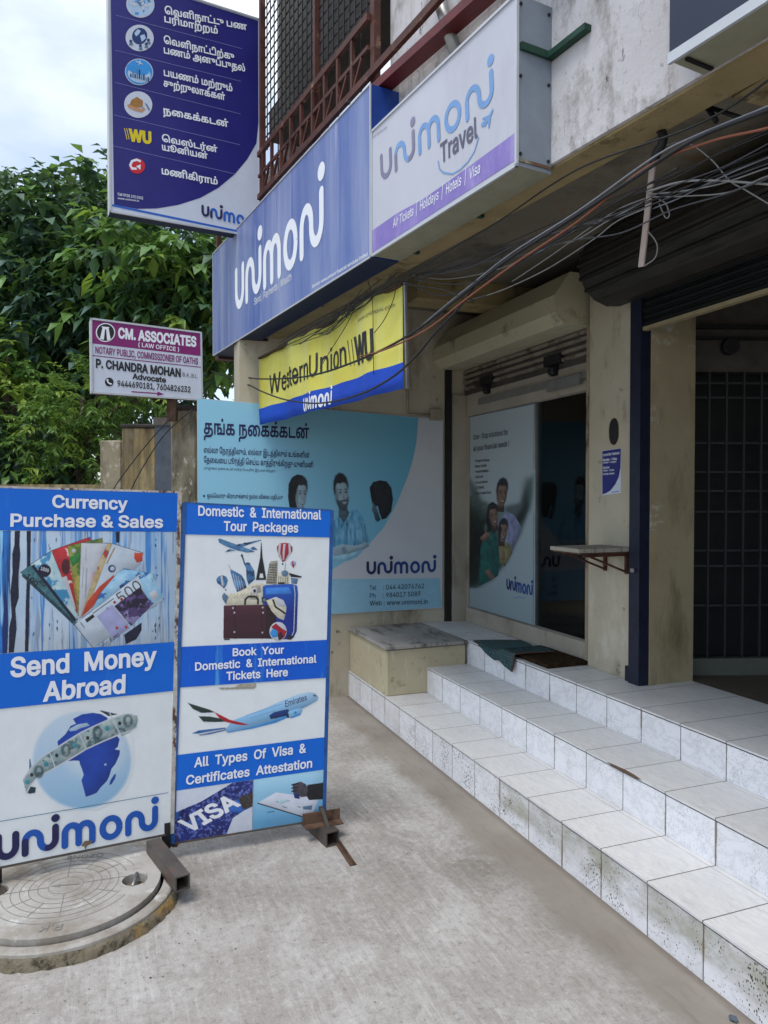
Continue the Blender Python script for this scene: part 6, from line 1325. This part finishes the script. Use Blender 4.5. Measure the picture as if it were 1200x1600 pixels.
for k, pts in enumerate(([(1010, 300), (1060, 285), (1110, 282), (1200, 288), (1300, 300)], [(1012, 304), (1070, 298), (1130, 286), (1200, 262), (1300, 230)], [(1015, 308), (1080, 306), (1140, 300), (1200, 275), (1300, 250)], [(1020, 326), (1060, 310), (1120, 280), (1200, 246), (1300, 210)], [(1012, 312), (950, 345), (900, 375), (860, 385), (780, 420), (700, 436), (640, 430)], [(1010, 325), (965, 345), (930, 372), (880, 405), (840, 428), (780, 455), (730, 470)], [(1008, 310), (970, 325), (930, 350), (860, 400), (800, 440)], [(1028, 230), (1070, 222), (1110, 248), (1140, 282), (1165, 297), (1200, 318), (1300, 380)], [(1030, 318), (1040, 340), (1046, 335), (1040, 318), (1030, 312)], [(1010, 358), (1026, 380), (1024, 402), (1008, 415)])):
    cable(WL, pts, CWH if k != 3 else CGR, .0021 if k else .0034, .10 + .012 * k, WG)
rr = random.Random(5)
WDG = paint('cable_dark_grey', '#3f4045', .5)
for k in range(7):
    y0 = 150 + k * 14 + rr.uniform(-8, 8); sag = rr.uniform(4, 26); P_ = []
    for i in range(9):
        f = i / 8; x = 1290 + (650 - 1290) * f; y = y0 + (432 + rr.uniform(-5, 9) - y0) * f + sag * math.sin(math.pi * f) * (1 + .3 * rr.uniform(-1, 1)); P_.append((x, y))
    cable('thin wire in the bundle sagging under the balcony towards the yellow banner', P_, rr.choice((CBK, CBK, WDG)), rr.choice((.0016, .002, .0024)), -.02 + .02 * k, 'thin wires sagging under the balcony', .02)
rr = random.Random(11)
TG = 'tangled wires along the balcony edge'
for k in range(12):
    x0 = rr.uniform(560, 640); y0 = 440 - (x0 - 600) * .5 + rr.uniform(-6, 10); x1 = rr.uniform(415, 500); y1 = 545 - (x1 - 420) * .45 + rr.uniform(-4, 20); d = rr.uniform(2, 20)
    cable('thin black wire in the tangle hanging over the top of the yellow banner', [(x0, y0), (x0 * .7 + x1 * .3 + rr.uniform(-12, 12), y0 * .7 + y1 * .3 + d), (x0 * .35 + x1 * .65 + rr.uniform(-12, 12), y0 * .35 + y1 * .65 + d), (x1, y1)], CBK, rr.choice((.002, .0028, .0022)), -.055 - k * .003, TG)
for k, pts in enumerate(([(575, 440), (582, 470), (583, 540), (584, 585)], [(620, 440), (614, 470), (600, 500), (585, 520)], [(560, 470), (540, 510), (515, 550), (500, 575)], [(640, 436), (700, 444), (740, 440), (800, 420), (900, 360)], [(630, 444), (690, 452), (730, 468), (760, 462)])):
    cable('thin black wire in the tangle hanging over the top of the yellow banner', pts, CBK, .0022, -.06 - .004 * k, TG)
for k, pts in enumerate(([(272, 648), (240, 682), (205, 725), (180, 760), (165, 790)], [(300, 640), (258, 678), (228, 722), (205, 765), (195, 800)])):
    P = [aty(x, y, 5.15) for x, y in pts]; mb = MB(); mb.tube(smooth_path(P, 6), .004, CBK, 6)
    tag(mb.build('cable'), 'black cable slanting down in front of the gate pillars', 'cable', 'cables in front of the gate pillars')
# strip with conduit bend hanging under the balcony
t = thing('hanging_strip', 'pale flat metal strip hanging under the balcony from a bent black conduit', 'bracket', Matrix.Translation(up(1020, 250, .12)))
mb = MB(); mb.tube(smooth_path([up(x, y, .12) for x, y in ((1030, 200), (1036, 212), (1034, 226), (1026, 240), (1022, 256))], 5), .014, BLKM, 8); mb.build('conduit_bend', t)
mb = MB(); mb.bar(up(1021, 250, .12), up(1002, 417, .12), .022, .006, surf('strip_beige', hx('#8d7f78'), hx('#a3948c'), 9, [(hx('#5b3d2c'), (1, 1, 1), 12, .58, .66)], .6, .1), Uw(0, -1, 0) - Uw(0, 0, 0)); mb.build('strip', t)
t = thing('soffit_hook', 'bent black iron hook fixed under the balcony near the top right corner', 'hook', Matrix.Translation(up(1100, 165, .2)))
mb = MB(); mb.tube([up(1095, 162, .25), up(1105, 168, .25), up(1120, 190, .25)], .008, BLKM, 6); mb.tube([up(1103, 166, .25), up(1160, 185, .25)], .008, BLKM, 6); mb.tube([up(1097, 163, .25) , up(1097, 163, .25) + Vector((0, .05, .06))], .02, BLKM, 8); mb.build('hook', t)

# ------------------------------------------------------------------ trees
def leafmat(name, c, var=.35, tr=.25):
    m, N, L, bs = base(name); oi = N.new('ShaderNodeAttribute'); oi.attribute_name = 'tone'; oi.attribute_type = 'GEOMETRY'
    c = hx(c); d = tuple(x * (1 - var) for x in c); l = tuple(x * (1 + var) for x in c)
    cc = ramp(N, L, oi.outputs['Fac'], [(0., d), (.5, c), (1., l)])
    L.new(cc, bs.inputs['Base Color']); bs.inputs['Roughness'].default_value = .42; bs.inputs['Specular IOR Level'].default_value = .45
    tl = N.new('ShaderNodeBsdfTranslucent'); L.new(mix(N, L, .5, cc, (.20, .33, .05)), tl.inputs[0]); ms = N.new('ShaderNodeMixShader'); ms.inputs[0].default_value = tr
    L.new(bs.outputs[0], ms.inputs[1]); L.new(tl.outputs[0], ms.inputs[2]); L.new(ms.outputs[0], N['Material Output'].inputs[0]); return m
LDK = leafmat('leaf_dark', '#3f5e44', .45, .22); LMID = leafmat('leaf_mid', '#618544', .35, .38); LYEL = leafmat('leaf_yellow', '#849c40', .3, .45); LFE = leafmat('leaf_feathery', '#5d7d3c', .3, .35); LBLU = leafmat('leaf_blue_green', '#476358', .45, .12)
BARK = surf('bark', hx('#3a3128'), hx('#54483b'), 6, [(hx('#211b16'), (1, 1, .3), 8, .5, .65)], .95, .6, 40, .01)
def tree(name, label, base_p, top, blobs, n_cl, per, leaf, mats, droop, seed, narrow=.46, cat='tree'):
    """blobs: ellipsoids (centre, radii) filled with twigs that each carry `per` leaves; leaves are folded blades"""
    r = random.Random(seed); t = thing(name, label, cat, Matrix.Translation(base_p))
    bp = Vector(base_p); tp = Vector(top); mb = MB()
    mb.tube(smooth_path([bp, bp.lerp(tp, .4) + Vector((.1, 0, 0)), bp.lerp(tp, .75) + Vector((-.06, .05, 0)), tp], 4), [.16 - .11 * i / 12 for i in range(13)], BARK, 8); mb.build('trunk', t)
    vs = []; fs = []; mi = []; tone = []; br = MB(); tot = sum(b[1][0] * b[1][1] * b[1][2] for b in blobs)
    for c, rad in blobs:
        c = Vector(c); k = max(4, int(n_cl * rad[0] * rad[1] * rad[2] / tot))
        q = bp.lerp(tp, min(1, max(.3, (c.z - bp.z - .5) / max(.1, tp.z - bp.z)))); br.tube(smooth_path([q, q.lerp(c, .5) + Vector((0, 0, .1)), c], 4), [.05, .045, .04, .04, .035, .03, .028, .025, .02], BARK, 5)
        for _ in range(k):
            while True:
                d = Vector((r.uniform(-1, 1), r.uniform(-1, 1), r.uniform(-1, 1)))
                if .12 < d.length < 1: break
            d = d.normalized() * (d.length ** .45)
            p = c + Vector((d.x * rad[0], d.y * rad[1], d.z * rad[2])) * r.uniform(.85, 1.08)
            tw = (d + Vector((r.uniform(-.6, .6), r.uniform(-.6, .6), r.uniform(-.4, .3)))).normalized(); base_t = r.random(); mm = r.choices(range(len(mats)), [m[1] for m in mats])[0]
            for j in range(per):
                s = j / per; pos = p + tw * (leaf * 1.6 * s) + Vector((0, 0, -leaf * .5 * s * s * droop)); az = j * 2.4 + r.uniform(-.5, .5)
                ld = Vector((math.cos(az), math.sin(az), r.uniform(-.9, .1) * droop - .05)) + tw * .5; ld.normalize()
                l = leaf * r.uniform(.5, 1.3); w_ = l * narrow * r.uniform(.8, 1.2); sd_ = ld.cross(Vector((r.uniform(-.3, .3), r.uniform(-.3, .3), 1))); sd_.normalize(); nn = sd_.cross(ld)
                b = len(vs); dz = Vector((0, 0, -l * .22 * droop))
                vs += [pos, pos + ld * l * .45 + sd_ * w_ * .5 + nn * w_ * .12, pos + ld * l * .5, pos + ld * l * .45 - sd_ * w_ * .5 + nn * w_ * .12, pos + ld * l + dz]
                fs += [(b, b + 1, b + 2), (b, b + 2, b + 3), (b + 1, b + 4, b + 2), (b + 2, b + 4, b + 3)]; mi += [mm] * 4; tone += [min(1, max(0, base_t * .6 + r.random() * .4))] * 5
    br.build('limbs', t)
    me = bpy.data.meshes.new('crown'); me.from_pydata([tuple(v) for v in vs], [], fs)
    for m, _ in mats: me.materials.append(m)
    me.polygons.foreach_set('material_index', mi); at_ = me.attributes.new('tone', 'FLOAT', 'POINT'); at_.data.foreach_set('value', tone); me.update()
    link('crown', me, t); return t
def wp(x, y, Y): p = aty(x, y, Y); return (p.x, p.y, p.z)
def blob(x, y, Y, rx, ry, rz): return (wp(x, y, Y), (rx, ry, rz))
tree('broadleaf_tree', 'large dark tree with drooping glossy leaves at the left under the open sky', wp(95, 1010, 9.6), wp(110, 420, 9.6),
     [blob(60, 380, 9.6, 1.0, 1.0, .75), blob(150, 400, 9.3, .9, .9, .95), blob(-40, 440, 9.8, 1.2, 1.2, 1.0), blob(40, 520, 9.2, 1.0, 1.0, .9), blob(120, 510, 9.0, .8, .8, .9), blob(30, 640, 9.4, 1.0, 1.0, .8), blob(-110, 350, 9.8, .9, .9, .8), blob(20, 330, 9.9, .55, .6, .40), blob(100, 330, 9.7, .55, .6, .35)], 1750, 8, .215, [(LDK, 5), (LBLU, 4), (LMID, 2), (LYEL, .3)], 1.0, 5)
tree('broadleaf_tree', 'lighter leaved tree behind the law office sign below the tall blue sign', wp(262, 1000, 8.4), wp(250, 450, 8.4),
     [blob(235, 400, 8.4, .62, .6, .45), blob(300, 430, 8.6, .55, .6, .5), blob(190, 430, 8.8, .5, .6, .5), blob(340, 480, 8.8, .55, .6, .6), blob(270, 500, 8.5, .7, .6, .5), blob(360, 400, 9, .45, .5, .40)], 560, 8, .21, [(LMID, 4), (LDK, 3), (LYEL, 1)], .9, 7)
tree('tall_tree', 'dark tree top showing beside the left edge of the tall blue sign', wp(190, 1000, 11.5), wp(170, 330, 11.5), [blob(163, 290, 11.5, .30, .5, .38), blob(150, 350, 11.5, .7, .8, .6), blob(240, 360, 11.8, .8, .8, .5)], 290, 8, .20, [(LDK, 3), (LBLU, 2)], .8, 9)
tree('feathery_tree', 'pale green feathery leaved bush left below the law office sign', wp(130, 960, 7.6), wp(130, 650, 7.6), [blob(130, 620, 7.6, .42, .5, .36), blob(90, 680, 7.5, .48, .5, .32), blob(170, 700, 7.7, .40, .5, .30), blob(120, 735, 7.4, .5, .4, .25), blob(180, 600, 7.9, .3, .4, .3), blob(215, 625, 7.8, .3, .4, .18)], 620, 14, .085, [(LFE, 4), (LYEL, 1)], .7, 13, .30, 'bush')
tree('broadleaf_shrub', 'bright yellow green shrub at the far left edge in front of the dark tree', wp(10, 960, 8.0), wp(10, 640, 8.0), [blob(12, 560, 8.2, .32, .4, .40), blob(30, 625, 8.0, .38, .4, .30), blob(-40, 600, 8.0, .4, .4, .4)], 160, 8, .15, [(LYEL, 4), (LMID, 2)], .8, 17, .4, 'shrub')
tree('broadleaf_shrub', 'dark shrub low behind the pavement board at the left edge', wp(40, 980, 7.9), wp(40, 720, 7.9), [blob(20, 715, 7.8, .5, .5, .45), blob(90, 745, 7.9, .4, .5, .3), blob(-60, 690, 7.8, .5, .5, .5)], 330, 8, .16, [(LDK, 3), (LBLU, 3), (LMID, 1)], 1.0, 19, .4, 'shrub')
tree('background_tree', 'wide dark tree filling the gaps behind the leafy trees', wp(120, 880, 13.5), wp(130, 520, 13.5), [blob(40, 470, 13.5, 2.0, 1.2, 1.3), blob(220, 500, 13.5, 1.9, 1.2, 1.1), blob(120, 640, 13.5, 2.6, 1.2, 1.1), blob(330, 600, 13.8, 1.5, 1.2, 1.3), blob(-140, 560, 13.5, 2.0, 1.2, 2.0)], 1300, 8, .30, [(LDK, 4), (LBLU, 4)], .9, 23, .42)

# ------------------------------------------------------------------ grit and litter on the pavement
def stone(mb, p, r, m, rr):
    M = Matrix.Translation(p) @ Matrix.Rotation(rr.uniform(0, 6.3), 4, 'Z') @ Matrix.Rotation(rr.uniform(-.5, .5), 4, 'X')
    k = mb.mi(m); v = bmesh.ops.create_icosphere(mb.bm, subdivisions=1, radius=r)['verts']
    for q in v: q.co = M @ Vector((q.co.x * rr.uniform(.8, 1.3), q.co.y * rr.uniform(.6, 1), q.co.z * rr.uniform(.35, .7)))
    for f in {f for q in v for f in q.link_faces}: f.material_index = k
rr = random.Random(21); mb = MB(); G1 = paint('grit_dark', '#3d3833', .9, var=.4); G2 = paint('grit_grey', '#8b867f', .9, var=.3)
for _ in range(150):
    if rr.random() < .6: ang = rr.uniform(-2.6, .3); d = .46 + abs(rr.gauss(0, .18)); p = (mc.x + d * math.cos(ang), mc.y + d * math.sin(ang), .001)
    else: p = (rr.uniform(-1.2, .9), rr.uniform(1.9, 4.5), .001)
    q = FL.inverted() @ Vector(p)
    if q.y > -.02: continue
    stone(mb, p, rr.choice((.0018, .002, .0025, .003, .0045)), rr.choice((G1, G2, G2, G2)), rr)
tag(mb.build('gravel'), kind='stuff')
mb = MB(); stone(mb, atz(1146, 1591, .008), .014, paint('blue_grey_stone', '#4d5560', .8, var=.3), rr); tag(mb.build('stone'), 'small blue grey stone by the foot of the nearest riser', 'stone')
